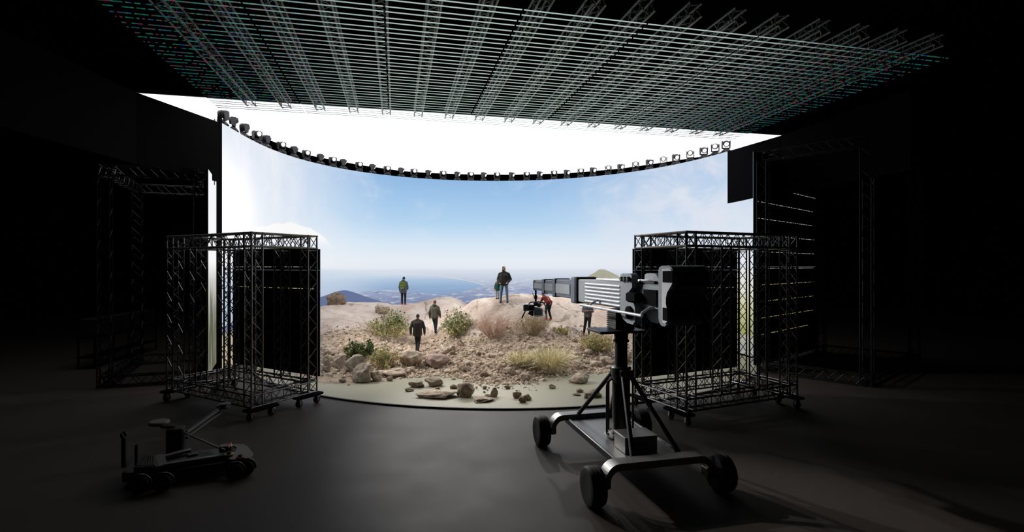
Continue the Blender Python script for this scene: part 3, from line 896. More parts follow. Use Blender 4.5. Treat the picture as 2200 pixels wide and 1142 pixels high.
BOULD = [
 (764, 805, 56, 40, 'rock', 'dark-sided flat boulder below the dark green bush'),
 (775, 824, 48, 40, 'rock', 'tall pale boulder on the stage floor edge in front of the flat boulder'),
 (806, 821, 27, 22, 'rock', 'small rounded boulder leaning on the right of the tall pale boulder'),
 (842, 813, 64, 21, 'rock', 'long low slab rock lying along the stage floor edge'),
 (836, 820, 16, 11, 'rock_dark', 'small dark stone in front of the long low slab'),
 (881, 791, 56, 36, 'rock', 'large cracked boulder below the walking person in the dark coat'),
 (934, 793, 62, 30, 'rock_pink', 'pinkish sloping slab right of the large cracked boulder'),
 (699, 758, 22, 18, 'rock', 'rounded rock against the left truss tower, topmost of that pile'),
 (708, 766, 36, 18, 'rock', 'wide rock second from the top beside the left truss tower'),
 (726, 791, 36, 27, 'rock', 'brown boulder between the left truss tower and the flat boulder'),
 (699, 790, 20, 26, 'rock', 'upright rock low beside the left truss tower'),
 (699, 802, 19, 14, 'rock_dark', 'dark stone at the foot of the left rock pile'),
 (733, 823, 18, 8, 'rock_dark', 'low dark stone on the sand left of the tall pale boulder'),
 (880, 802, 22, 13, 'rock', 'pale stone below the large cracked boulder'),
 (966, 758, 40, 22, 'rock', 'long smooth boulder with a dark right end below the middle bush'),
 (988, 746, 18, 16, 'rock', 'whitish stone behind the long smooth boulder'),
 (953, 762, 18, 9, 'rock', 'flat pale stone just below the long smooth boulder'),
 (972, 764, 13, 8, 'rock_dark', 'small grey stone right of the flat pale stone'),
 (892, 834, 36, 16, 'rock', 'rough low rock on the stage floor, left half of a touching pair'),
 (930, 832, 42, 21, 'rock', 'smooth tan rock on the stage floor, right half of a touching pair'),
 (935, 860, 94, 19, 'rock', 'longest rock on the open stage floor, rough and low'),
 (998, 855, 43, 31, 'rock', 'rounded brown boulder touching the end of the longest floor rock'),
 (1035, 866, 58, 12, 'rock', 'flat tapering rock nearest the front of the stage floor'),
 (940, 842, 14, 9, 'rock_dark', 'dark lump on the stage floor above the longest rock'),
 (877, 843, 22, 8, 'rock_dark', 'small flat dark stone left of the open stage floor rocks'),
 (974, 836, 20, 10, 'rock_dark', 'dark broken stone behind the rounded brown boulder'),
 (1062, 854, 18, 19, 'rock', 'upright mottled stone right of the rounded brown boulder'),
 (1048, 853, 20, 6, 'rock', 'thin flat stone touching the upright mottled stone'),
 (1041, 837, 11, 7, 'rock_dark', 'tiny dark stone above the upright mottled stone'),
 (1090, 837, 14, 8, 'rock_dark', 'dark stone at the right end of the rubble spit'),
 (1110, 857, 22, 14, 'rock_dark', 'dark rock on the stage floor, upper one of three close together'),
 (1123, 866, 19, 14, 'rock_dark', 'reddish dark rock on the stage floor, front one of three close together'),
 (1132, 861, 22, 13, 'rock', 'brown rock on the stage floor, right one of three close together'),
 (1250, 826, 56, 23, 'rock', 'broad pale slab on the stage floor left of the crane column'),
 (1246, 844, 17, 9, 'rock_dark', 'small dark stone below the broad pale slab'),
 (1279, 855, 36, 18, 'rock', 'blocky brown rock behind the crane strut'),
 (1260, 857, 13, 11, 'rock', 'small grey stone left of the blocky brown rock'),
 (1240, 851, 20, 6, 'rock_dark', 'thin dark stone lying left of the small grey stone'),
 (1094, 808, 30, 16, 'rock', 'round pale stone left of the straw grass tuft'),
 (1078, 799, 16, 11, 'rock_dark', 'brown stone tucked behind the round pale stone'),
 (1130, 820, 28, 20, 'rock', 'leaning pale stone at the foot of the straw grass tuft'),
 (1302, 786, 34, 18, 'rock', 'pale slab beside the crane column below the right bush'),
 (1186, 836, 18, 10, 'rock', 'small white stone alone on the stage floor'),
 (1236, 736, 16, 13, 'rock', 'pointed rock below the person in the grey hooded top'),
 (1040, 812, 20, 14, 'rock_dark', 'brown rubble rock above the spit'),
 (1000, 800, 30, 11, 'rock_dark', 'dark ledge rock in the middle of the rubble'),
 (713, 668, 50, 30, 'rock_dark', 'dark mossy rock behind the ridge beside the left truss tower'),
 (816, 676, 38, 20, 'rock', 'brown outcrop on the rock slope above the big bush'),
]
rmesh = [rock_mesh(100 + i) for i in range(9)]
for i, (px, py, wpx, hpx, mk, lab) in enumerate(BOULD):
    p = hit(px, py - 1)
    if py < 670: p = at(px, py, 28.9 if px < 800 else 30.6); p.z = zg(p.x, p.y)
    s = p.y / F
    W, H = wpx * s, hpx * s * 1.14
    dep = W * .72
    hz = max(.6 * H, H - .17 * dep)
    o = bpy.data.objects.new('boulder', rock_mesh(300 + i, name='boulder') if wpx > 34 else rmesh[i % 9].copy())
    COL.objects.link(o); o.data.materials.clear(); o.data.materials.append(M[mk])
    o.rotation_euler = (0, 0, 0)
    co = [v.co for v in o.data.vertices]
    mx = max(abs(c.x) for c in co); my = max(abs(c.y) for c in co); zl = min(c.z for c in co); zh = max(c.z for c in co)
    o.scale = (W / 2 / mx, dep / 2 / my, hz * 1.25 / (zh - zl))
    o.location = (p.x, p.y + dep * .42, zg(p.x, p.y + dep * .3) - hz * .25 - zl * o.scale.z)
    if zg(p.x, p.y) <= .0501: o.location.z = .05 - hz * .22 - zl * o.scale.z
    tag(o, lab, 'rock', 'boulders of the rocky set')

# loose stones and grit of the rubble slope
smesh = []
for i in range(8):
    me = rock_mesh(40 + i, 2, .2, 6, 'loose_stone'); me.materials.append(M['stone']); smesh.append(me)
r = random.Random(21)
cnt = 0
while cnt < 290:
    px, py = r.uniform(690, 1345), r.triangular(735, 842, 800)
    if py > 808 and not (1000 < px < 1150) and r.random() < .93: continue
    if py > 822 and r.random() < .6: continue
    p = hit(px, py); k = r.choice([.05, .06, .07, .07, .09, .11, .15]) * r.uniform(.8, 1.3)
    o = bpy.data.objects.new('loose_stone', smesh[cnt % 8]); COL.objects.link(o)
    o.scale = (k * r.uniform(.9, 1.5), k * r.uniform(.8, 1.3), k * r.uniform(.55, .9))
    o.rotation_euler = (r.uniform(-.3, .3), r.uniform(-.3, .3), r.uniform(0, 6.28))
    o.location = (p.x, p.y, p.z + k * .22)
    tag(o, 'small loose brown-pink stone lying in the rubble slope before the bare rock', 'stone', 'loose stones of the rubble slope')
    cnt += 1
gb = MB()
ico = bmesh.new(); bmesh.ops.create_icosphere(ico, subdivisions=1, radius=1)
iv = [v.co.copy() for v in ico.verts]; fi = [tuple(v.index for v in f.verts) for f in ico.faces]; ico.free()
for _ in range(11000):
    px, py = r.uniform(688, 1380), r.triangular(722, 848, 800)
    if py > 812 and not (985 < px < 1160) and r.random() < .96: continue
    if py > 826 and r.random() < .75: continue
    p = hit(px, py) if r.random() < .0 else None
    # cheaper: walk the slope from its own plan position
    Y = 17.6 + (27 - 17.6) * (848 - py) / 126 * r.uniform(.9, 1.1)
    X = (px - CX) / F * Y
    z = ground(X, Y)
    if z < -.02 and not (-1.9 < X < 1.0 and 17.4 < Y < 20.5): continue
    z = max(z, .05)
    if z > 1.5: continue
    k = r.choice([.018, .022, .03, .04, .055, .07])
    q = Quaternion((r.gauss(0, 1), r.gauss(0, 1), r.gauss(0, 1), r.gauss(0, 1))).normalized()
    sc = Vector((k * r.uniform(.8, 1.6), k, k * r.uniform(.5, .9)))
    c = Vector((X, Y, z + k * .15))
    gb.add([c + q @ Vector((a.x * sc.x * r.uniform(.8, 1.2), a.y * sc.y, a.z * sc.z)) for a in iv], fi)
gv = build('gravel', gb, M['gravel'], smooth=False)
tag(gv, 'fine pinkish gravel and grit strewn over the rubble slope', 'gravel', kind='stuff')

# ------------------------------------------------------------------ bushes and grass
def foliage(rn, W, Dp, H, nl, ls, dome=.5, aspect=.5):
    mb = MB()
    br_ = []
    for _ in range(max(10, int(nl / 45))):
        a = rn.uniform(0, 6.283); rr = math.sqrt(rn.random())
        br_.append((Vector((math.cos(a) * rr * W * .2, math.sin(a) * rr * Dp * .2, .02)),
                    Vector((math.cos(a) * rr * W / 2, math.sin(a) * rr * Dp / 2, H * (1 - .62 * rr * rr) * rn.uniform(.55, 1.12)))))
    for _ in range(nl):
        p_, q_ = rn.choice(br_)
        u = .12 + .88 * rn.random() ** .75
        c = p_.lerp(q_, u) + Vector((rn.gauss(0, .045) * W, rn.gauss(0, .045) * Dp, rn.gauss(0, .05) * H))
        c.z = max(c.z, .03)
        q = Quaternion((rn.gauss(0, 1), rn.gauss(0, 1), rn.gauss(0, 1), rn.gauss(0, 1))).normalized()
        L = ls * rn.uniform(.6, 1.3); w_ = L * aspect
        mb.add([c + q @ Vector(v) for v in ((-L / 2, 0, 0), (0, -w_ / 2, w_ * .15), (L / 2, 0, 0), (0, w_ / 2, w_ * .15))], [(0, 1, 2, 3)])
    return mb
def twigs(rn, W, Dp, H, n_, r0=.008, split=3):
    mb = MB()
    for _ in range(n_):
        a = rn.uniform(0, 6.283); rr = math.sqrt(rn.random())
        b = Vector((math.cos(a) * rr * W * .12, math.sin(a) * rr * Dp * .12, -.05))
        tip = Vector((math.cos(a) * rr * W / 2, math.sin(a) * rr * Dp / 2, H * (1 - .5 * rr * rr) * rn.uniform(.6, 1.05)))
        m = b.lerp(tip, .5) + Vector((rn.gauss(0, .04), rn.gauss(0, .04), H * .08))
        mb.tube(b, m, r0, 4, r0 * .75, cap=False); mb.tube(m, tip, r0 * .75, 4, r0 * .3, cap=False)
        for k in range(split):
            s0 = m.lerp(tip, rn.uniform(0, .8))
            e_ = s0 + Vector((rn.gauss(0, .12) * W / 1.2, rn.gauss(0, .12) * Dp / 1.2, rn.uniform(.05, .2) * H))
            mb.tube(s0, e_, r0 * .5, 3, r0 * .2, cap=False)
    return mb
def bush(name, label, cat, px, py, wpx, hpx, layers, tw=40, twm='twig', seed=1, dk=.8):
    p = hit(px, py); s = p.y / F
    W, H = wpx * s * 1.22, hpx * s * 1.06
    rn = random.Random(seed)
    t = thing(name, label, cat, (p.x, p.y + W * dk * .3, zg(p.x, p.y + W * dk * .3) - .03), 0, None)
    for (nm, mk, nl, ls, wf, hf, asp, offx, offz) in layers:
        o = build(nm, foliage(rn, W * wf, W * dk * wf, H * hf, int(nl * .62), ls, aspect=asp), M[mk], t, smooth=False)
        o.location = (offx * W, 0, offz * H)
    build('stems', twigs(rn, W * .95, W * dk, H, tw), M[twm], t, smooth=False)
    return t
bush('bush', 'wide green and straw-coloured bush on the slope left of the dark coat', 'bush', 824, 729, 128, 60,
     [('foliage', 'leaf_mid', 2600, .10, .75, 1.0, .5, .03, 0), ('dry_foliage', 'leaf_olive', 2400, .11, 1.05, .66, .3, 0, 0), ('leaves', 'leaf_dark', 700, .13, .5, 1.05, .55, .05, .12)], 90, seed=4)
bush('bush', 'dark green broad-leaved bush at the left above the flat boulder', 'bush', 765, 772, 62, 42,
     [('foliage', 'leaf_dark', 900, .16, 1.0, 1.0, .6, 0, 0)], 24, seed=5)
bush('bush', 'yellowish shrub with a green base left of the large cracked boulder', 'bush', 823, 796, 66, 48,
     [('foliage', 'leaf_olive', 1900, .09, 1.0, .9, .4, 0, 0), ('leaves', 'leaf_mid', 800, .10, .8, 1.0, .5, -.05, .05), ('flowers', 'flower', 60, .05, .9, .7, 1, .1, .05)], 50, seed=6)
bush('bush', 'green bush with pale leaves right of the person in the olive coat', 'bush', 983, 731, 72, 60,
     [('foliage', 'leaf_mid', 2300, .11, .85, 1.05, .55, -.03, 0), ('dry_foliage', 'leaf_olive', 1000, .10, 1.0, .7, .4, 0, 0), ('flowers', 'flower', 50, .05, .9, .6, 1, 0, 0)], 50, seed=7)
bush('shrub', 'bare reddish twiggy shrub between the green bush and the grey shrub', 'shrub', 1058, 737, 88, 54,
     [('dry_foliage', 'twig_pink', 420, .06, 1.0, .6, .4, 0, 0)], 130, 'twig_pink', seed=8)
bush('shrub', 'grey-brown rounded shrub below the hanging camera head', 'shrub', 1146, 731, 82, 54,
     [('foliage', 'leaf_grey', 4200, .06, 1.0, 1.0, .45, 0, 0), ('flowers', 'flower', 90, .06, .9, .9, 1, -.18, .05)], 120, 'twig', seed=9)
bush('bush', 'olive bush just left of the crane column', 'bush', 1288, 766, 76, 46,
     [('foliage', 'leaf_olive', 2600, .10, 1.0, .95, .35, 0, 0), ('leaves', 'leaf_mid', 900, .10, .85, .9, .4, 0, 0)], 70, seed=10)
bush('shrub', 'low yellow-green weed among the rubble right of the grey shrub', 'shrub', 1207, 724, 40, 20,
     [('foliage', 'leaf_olive', 420, .10, 1.0, 1.0, .4, 0, 0), ('leaves', 'leaf_mid', 120, .12, .5, 1.0, .5, 0, 0)], 16, seed=11)
bush('shrub', 'small bushy weed hugging the bare rock at the far right of the slope', 'shrub', 1345, 782, 26, 30,
     [('foliage', 'leaf_olive', 400, .09, 1.0, 1.0, .4, 0, 0)], 14, seed=12)
def grass(name, label, px, py, wpx, hpx, nb, mk, seed, extra=None):
    p = hit(px, py); s = p.y / F; W, H = wpx * s, hpx * s
    rn = random.Random(seed)
    t = thing(name, label, 'grass tuft', (p.x, p.y + .3, zg(p.x, p.y + .3) - .03))
    mb = MB()
    for _ in range(nb):
        a = rn.uniform(0, 6.283); rr = math.sqrt(rn.random())
        b = Vector((math.cos(a) * rr * W * .22, math.sin(a) * rr * W * .15, 0))
        L = H * rn.uniform(.5, 1.15); lean = rn.uniform(.05, 1.0) * W * .52
        dr = Vector((math.cos(a + rn.gauss(0, .5)), math.sin(a + rn.gauss(0, .5)), 0))
        side = Vector((-dr.y, dr.x, 0)); w_ = rn.uniform(.010, .021)
        vs_, fs_ = [], []
        for k in range(5):
            u = k / 4
            c = b + dr * lean * u ** 1.6 + Vector((0, 0, L * (u - .28 * (lean / (W * .42)) * u ** 3 * 1.6)))
            ww = w_ * (1 - .85 * u)
            vs_ += [c - side * ww, c + side * ww]
            if k: fs_.append((2 * k - 2, 2 * k - 1, 2 * k + 1, 2 * k))
        mb.add(vs_, fs_)
    build('blades', mb, M[mk], t, smooth=False)
    if extra:
        o = build('leaves', foliage(rn, W * extra[3], W * .4, H * .85, extra[1], extra[2], aspect=.3), M[extra[0]], t, smooth=False)
        o.location = (extra[4] * W, .15, 0)
    return t
grass('grass_tuft', 'tall straw-coloured grass tuft on the stage floor edge left of the crane', 1182, 804, 128, 66, 640, 'straw', 31, ('leaf_mid', 260, .13, .4, -.08))
grass('grass_tuft', 'shorter straw and olive grass clump left of the tall straw tuft', 1122, 792, 96, 40, 420, 'straw', 32, ('leaf_olive', 220, .09, .8, 0))

# ------------------------------------------------------------------ people
M['skin'] = mat('skin', (.42, .25, .18), rough=.6, var=.06, spec=.3)
M['hair_black'] = mat('black_hair', (.012, .010, .009), rough=.6, var=.3, scale=40)
M['hair_red'] = mat('auburn_hair', (.16, .045, .025), rough=.6, var=.3, scale=40)
M['hair_blond'] = mat('fair_hair', (.5, .36, .2), rough=.6, var=.2, scale=40)
def cloth(n_, c, **k): return mat(n_, c, rough=.9, var=.12, scale=8, bump=.25, bscale=30, spec=.15, **k)
M['coat_dark'] = cloth('charcoal_coat', (.055, .050, .047)); M['trouser_dark'] = cloth('dark_trousers', (.026, .027, .031))
M['coat_olive'] = cloth('olive_coat', (.125, .118, .088)); M['jacket_grey'] = cloth('grey_jacket', (.13, .145, .165))
M['trouser_navy'] = cloth('navy_trousers', (.018, .02, .032)); M['green_pack'] = cloth('green_backpack', (.13, .20, .035))
M['red_shoe'] = cloth('red_shoes', (.50, .03, .03)); M['shoe_black'] = cloth('black_shoes', (.015, .014, .014))
M['jacket_black'] = cloth('black_jacket', (.042, .040, .038)); M['jeans'] = cloth('blue_jeans', (.15, .21, .28))
M['green_jacket'] = cloth('dark_green_jacket', (.02, .085, .06)); M['pale_trousers'] = cloth('pale_trousers', (.36, .38, .36))
M['hood_grey'] = cloth('grey_hooded_top', (.13, .122, .145)); M['red_top'] = cloth('red_jacket', (.17, .03, .025)); M['pack_band'] = cloth('pale_band', (.5, .55, .3))
M['phone'] = mat('orange_device', (.5, .22, .03), rough=.5)

def solid(name, mb, m, parent, vox=.014, smooth=6):
    """melt overlapping closed forms into one continuous skin"""
    tmp = bpy.data.objects.new('tmp', mb.mesh('tmp', False)); COL.objects.link(tmp)
    md = tmp.modifiers.new('r', 'REMESH'); md.mode = 'VOXEL'; md.voxel_size = vox; md.use_smooth_shade = True
    ms = tmp.modifiers.new('s', 'SMOOTH'); ms.factor = .5; ms.iterations = smooth
    dg = bpy.context.evaluated_depsgraph_get()
    me = bpy.data.meshes.new_from_object(tmp.evaluated_get(dg)); me.name = name
    old = tmp.data; bpy.data.objects.remove(tmp); bpy.data.meshes.remove(old)
    me.materials.clear(); me.materials.append(m)
    me.polygons.foreach_set('use_smooth', [True] * len(me.polygons))
    o = bpy.data.objects.new(name, me); COL.objects.link(o); o.parent = parent
    return o
def hand(mb, w, tip, side, curl=.35):
    """palm, four bent fingers and a thumb leaving the side of the palm"""
    w, d = Vector(w), (Vector(tip) - Vector(w)).normalized()
    up = Vector((0, 1, 0)) if abs(d.y) < .7 else Vector((0, 0, 1))
    lat = d.cross(up).normalized(); nrm = lat.cross(d).normalized()
    pal = w + d * .085
    for k in (-1, 0, 1): mb.capsule(w + lat * k * .018, pal + lat * k * .026, .018, .016, 8)
    for k, L in zip((-1.5, -.5, .5, 1.5), (.060, .074, .080, .070)):
        b = pal + lat * k * .019; m_ = b + (d + nrm * curl * .6).normalized() * L * .55; e_ = m_ + (d + nrm * curl * 2).normalized() * L * .5
        mb.capsule(b, m_, .0095, .009, 7); mb.capsule(m_, e_, .009, .0075, 7)
    tb = w + d * .03 + lat * .028 * side; t1 = tb + (d * .6 + lat * side * .7 + nrm * .3).normalized() * .045
    mb.capsule(tb, t1, .012, .011, 7); mb.capsule(t1, t1 + (d + nrm * .4).normalized() * .032, .010, .008, 7)
def person(label, loc, H, yaw, J, look=0.0, hair=('short', 'hair_black'), top='coat_dark', hem=.62, topr=1.0, legs='trouser_dark', shoes='shoe_black', nod=0.0, extras=None, hood=None):
    """local frame: x to the person's right, y the way they face, z up; J overrides joints in metres of a 1.78 m figure"""
    s = H / 1.78
    t = thing('person', label, 'person', loc, yaw, None)
    j = dict(hipL=(-.09, 0, .92), hipR=(.09, 0, .92), kneeL=(-.10, .02, .50), kneeR=(.10, .02, .50), ankL=(-.10, 0, .09), ankR=(.10, 0, .09),
             pelvis=(0, 0, .97), chest=(0, 0, 1.30), neck=(0, .0, 1.49), head=(0, .02, 1.635),
             shL=(-.19, 0, 1.43), shR=(.19, 0, 1.43), elL=(-.25, -.03, 1.14), elR=(.25, -.03, 1.14), wrL=(-.26, .06, .90), wrR=(.26, .06, .90))
    j.update(J); j = {k: Vector(v) * s for k, v in j.items()}
    g = lambda x: x * s
    b = MB()
    b.capsule(j['pelvis'], j['chest'], g(.125), g(.135)); b.capsule(j['chest'], j['neck'], g(.12), g(.055)); b.capsule(j['neck'] - Vector((0, 0, g(.04))), j['head'], g(.055), g(.05))
    b.capsule(j['shL'] - Vector((0, 0, g(.04))), j['shR'] - Vector((0, 0, g(.04))), g(.055), g(.055))
    for k, sd in (('L', -1), ('R', 1)):
        b.capsule(j['sh' + k] - Vector((0, 0, g(.04))), j['el' + k], g(.050), g(.040)); b.capsule(j['el' + k], j['wr' + k], g(.040), g(.028))
        b.capsule(j['hip' + k], j['knee' + k], g(.080), g(.055)); b.capsule(j['knee' + k], j['ank' + k], g(.052), g(.036))
        d = (j['wr' + k] - j['el' + k]).normalized()
        hand(b, j['wr' + k], j['wr' + k] + d, -sd)
    q = Quaternion((0, 0, 1), look) @ Quaternion((1, 0, 0), -nod)
    hd = j['head']
    b.ball(hd + q @ Vector((0, 0, g(.02))), (g(.074), g(.094), g(.112)), q, 16, 12)
    b.ball(hd + q @ Vector((0, g(.03), g(-.055))), (g(.058), g(.068), g(.062)), q)
    b.capsule(hd + q @ Vector((0, g(.093), g(.02))), hd + q @ Vector((0, g(.108), g(-.012))), g(.011), g(.016), 8)
    b.capsule(hd + q @ Vector((-g(.018), g(.09), g(-.05))), hd + q @ Vector((g(.018), g(.09), g(-.05))), g(.010), g(.010), 8)
    b.capsule(hd + q @ Vector((-g(.04), g(.082), g(.042))), hd + q @ Vector((g(.04), g(.082), g(.042))), g(.014), g(.014), 8)
    for sd in (-1, 1): b.ball(hd + q @ Vector((sd * g(.076), -g(.005), g(.005))), (g(.014), g(.022), g(.034)), q)
    solid('body', b, M['skin'], t, .011 * s, 3)
    eyes = MB()
    for sd in (-1, 1): eyes.ball(hd + q @ Vector((sd * g(.031), g(.083), g(.022))), g(.013))
    build('eyes', eyes, M['hair_black'], t)
    # hair or hat
    h = MB(); hq = q @ Quaternion((1, 0, 0), rad(18))
    kind, hm = hair
    h.ball(hd + q @ Vector((0, -g(.018), g(.042))), (g(.083), g(.098), g(.102)), hq, 16, 12)
    if kind == 'cap': h.ball(hd + q @ Vector((0, -.0, g(.06))), (g(.086), g(.10), g(.07)), q, 16, 12)
    if kind == 'long': h.ball(hd + q @ Vector((0, -g(.05), -g(.04))), (g(.08), g(.07), g(.12)), q, 16, 12)
    solid('cap' if kind in ('cap', 'beanie') else 'hair', h, M[hm], t, .012 * s, 3)
    # upper garment: one continuous form with sleeves and a hem
    c = MB(); k_ = topr
    pel = j['pelvis']
    hemp = Vector((pel.x, pel.y, g(hem)))
    for dx in (-1, 0, 1):
        ox = Vector((g(.058) * dx, 0, 0))
        c.capsule(hemp + ox * 1.5 + Vector((0, 0, g(.12))), pel + ox * 1.2 + Vector((0, 0, g(.04))), g(.125) * k_, g(.125) * k_)
        c.capsule(pel + ox * 1.2, j['chest'] + ox * 1.4, g(.122) * k_, g(.135) * k_)
        c.capsule(j['chest'] + ox * 1.4, j['neck'] + ox * .7 - Vector((0, 0, g(.09))), g(.13) * k_, g(.09) * k_)
    for k in 'LR': c.capsule(j['neck'].lerp(j['sh' + k], .30) - Vector((0, 0, g(.035))), j['sh' + k] - Vector((0, 0, g(.035))), g(.085) * k_, g(.066) * k_)
    c.capsule(j['neck'] - Vector((0, 0, g(.08))), j['neck'] + Vector((0, 0, g(.01))), g(.085), g(.075))
    for k in 'LR':
        c.capsule(j['sh' + k] - Vector((0, 0, g(.035))), j['el' + k], g(.070) * k_, g(.060) * k_); c.capsule(j['el' + k], j['wr' + k], g(.064) * k_, g(.052) * k_)
    if hood: c.ball(j['neck'] + Vector((0, -g(.07), g(.03))), (g(.11), g(.085), g(.09)))
    solid('coat' if hem < .8 else 'jacket', c, M[top], t, .016 * s, 4)
    l = MB()
    l.capsule(j['hipL'] + Vector((0, 0, g(.05))), j['hipR'] + Vector((0, 0, g(.05))), g(.115), g(.115))
    for k in 'LR':
        l.capsule(j['hip' + k], j['knee' + k], g(.098), g(.072)); l.capsule(j['knee' + k], j['ank' + k] + Vector((0, 0, g(.0))), g(.070), g(.058))
    solid('trousers', l, M[legs], t, .016 * s, 4)
    for k in 'LR':
        sh = MB(); a = j['ank' + k]
        tz_ = a.z - g(.09)
        sh.capsule(a + Vector((0, -g(.03), -g(.045))), a + Vector((0, g(.13), -g(.055))), g(.047), g(.036)); sh.capsule(a + Vector((0, -g(.02), 0)), a + Vector((0, -g(.02), -g(.04))), g(.048), g(.048))
        solid('shoe', sh, M[shoes], t, .014 * s, 3)
    if extras: extras(t, j, g)
    return t
def stand(px, py, Y): p = at(px, py, Y); return p
def place(px, Y, py):                                # feet on the ground: x from the photo column, distance Y
    x = (px - CX) / F * Y
    return Vector((x, Y, zg(x, Y)))
# dark coat, walking away up the rubble
p = place(897, 24.1, 754)
person('person in a long charcoal coat walking away up the rubble, seen from behind', p, 1.80, rad(8),
       dict(kneeL=(-.05, .12, .52), ankL=(-.03, .02, .10), kneeR=(.07, .04, .50), ankR=(.03, -.26, .13), hipL=(-.08, 0, .92), head=(.01, .07, 1.62), neck=(0, .03, 1.49),
            shL=(-.215, 0, 1.42), shR=(.215, 0, 1.42), elL=(-.31, -.06, 1.14), elR=(.31, -.02, 1.14), wrL=(-.31, .02, .88), wrR=(.32, .08, .87)),
       nod=.35, top='coat_dark', hem=.72, topr=1.10)
p = place(934, 26.7, 715)
person('person with auburn hair in an olive hooded coat stepping away beside the green bush', p, 1.74, rad(-12),
       dict(kneeL=(-.04, .10, .50), ankL=(.03, .06, .10), kneeR=(.08, .02, .50), ankR=(.10, -.16, .12), elL=(-.28, -.05, 1.13), elR=(.27, .02, 1.13), wrL=(-.29, .02, .88), wrR=(.25, .14, .92)),
       look=rad(25), hair=('short', 'hair_red'), top='coat_olive', hem=.76, topr=1.06, legs='trouser_navy', hood=True)
def pack(t, j, g):
    m = MB().box(j['chest'] + Vector((g(.02), -g(.24), g(-.06))), (g(.30), g(.19), g(.46)), bev=g(.06))
    pk = build('backpack', m, M['green_pack'], t, ang=60)
    build('front_pocket', MB().box(j['chest'] + Vector((g(.02), -g(.345), g(-.16))), (g(.24), g(.07), g(.2)), bev=g(.03)), M['green_pack'], pk)
    build('pale_band', MB().box(j['chest'] + Vector((g(.02), -g(.385), g(-.07))), (g(.25), g(.012), g(.03))).box(j['chest'] + Vector((g(.02), -g(.385), g(-.24))), (g(.25), g(.012), g(.03))), M['pack_band'], pk)
p = place(867, 30.9, 654)
person('person in a grey jacket with a green backpack and red shoes on the left ridge', p, 1.72, rad(-6),
       dict(elL=(-.25, -.02, 1.14), wrL=(-.24, .04, .88), elR=(.24, .05, 1.15), wrR=(.2, .2, 1.0), head=(0, .06, 1.62)), look=rad(15), nod=.3, top='jacket_grey', hem=.74, topr=1.08, legs='trouser_dark', shoes='red_shoe', extras=pack, hood=True)
def beard(t, j, g):
    m = MB().ball(j['head'] + Quaternion((0, 0, 1), rad(-35)) @ Vector((0, g(.055), g(-.06))), (g(.062), g(.055), g(.058)))
    build('beard', m, M['hair_black'], t)
p = place(1083, 25.8, 641)
person('bearded person in a black jacket and blue jeans standing on the right hump', p, 1.86, rad(172),
       dict(hipL=(-.10, 0, .93), ankL=(-.17, .05, .09), kneeL=(-.14, .04, .50), ankR=(.17, -.02, .09), kneeR=(.14, .02, .50), shL=(-.21, 0, 1.43), shR=(.21, 0, 1.43),
            elL=(-.31, -.06, 1.15), wrL=(-.20, .13, 1.00), elR=(.31, -.06, 1.15), wrR=(.20, .13, 1.00)), look=rad(38), hair=('beanie', 'hair_black'), top='jacket_black', hem=.83, topr=1.1, legs='jeans', extras=beard)
p = place(1069, 26.1, 641)
person('small child in a green jacket and pale trousers beside the bearded person', p, .98, rad(150),
       dict(head=(0, .02, 1.60), elL=(-.26, .02, 1.16), wrL=(-.12, .18, 1.34), elR=(.28, 0, 1.14), wrR=(.27, .06, .93)), look=rad(-20), hair=('long', 'hair_blond'), top='green_jacket', hem=.72, topr=1.15, legs='pale_trousers')
def device(t, j, g):
    build('handheld_device', MB().box((j['wrL'] + j['wrR']) / 2 + Vector((0, g(.12), g(.03))), (g(.10), g(.03), g(.07)), bev=.008), M['phone'], t)
p = place(1263, 25.6, 724)
person('person in a grey hooded top under the crane rail holding a small orange device', p, 1.76, rad(165),
       dict(elL=(-.25, .06, 1.18), wrL=(-.06, .26, 1.22), elR=(.25, .06, 1.18), wrR=(.08, .26, 1.20), kneeR=(.13, .05, .50), ankR=(.20, .0, .09), ankL=(-.06, .08, .09), kneeL=(-.08, .08, .5)),
       nod=.35, look=rad(15), hair=('cap', 'hood_grey'), top='hood_grey', hem=.86, topr=1.02, legs='trouser_dark', extras=device)
p = place(1177, 25.4, 693)
person('person in a red jacket bending behind the hanging camera head', p, 1.62, rad(40),
       dict(pelvis=(0, -.10, .92), hipL=(-.09, -.10, .88), hipR=(.09, -.10, .88), chest=(0, .14, 1.16), neck=(0, .28, 1.27), head=(0, .38, 1.36), shL=(-.18, .22, 1.22), shR=(.18, .22, 1.22),
            elL=(-.22, .30, .98), elR=(.22, .30, .98), wrL=(-.14, .46, .86), wrR=(.14, .46, .86), kneeL=(-.10, .06, .48), kneeR=(.10, .02, .48), ankR=(.12, -.12, .09)), nod=.5, top='red_top', hem=.84, topr=1.0, legs='trouser_dark', shoes='red_shoe')

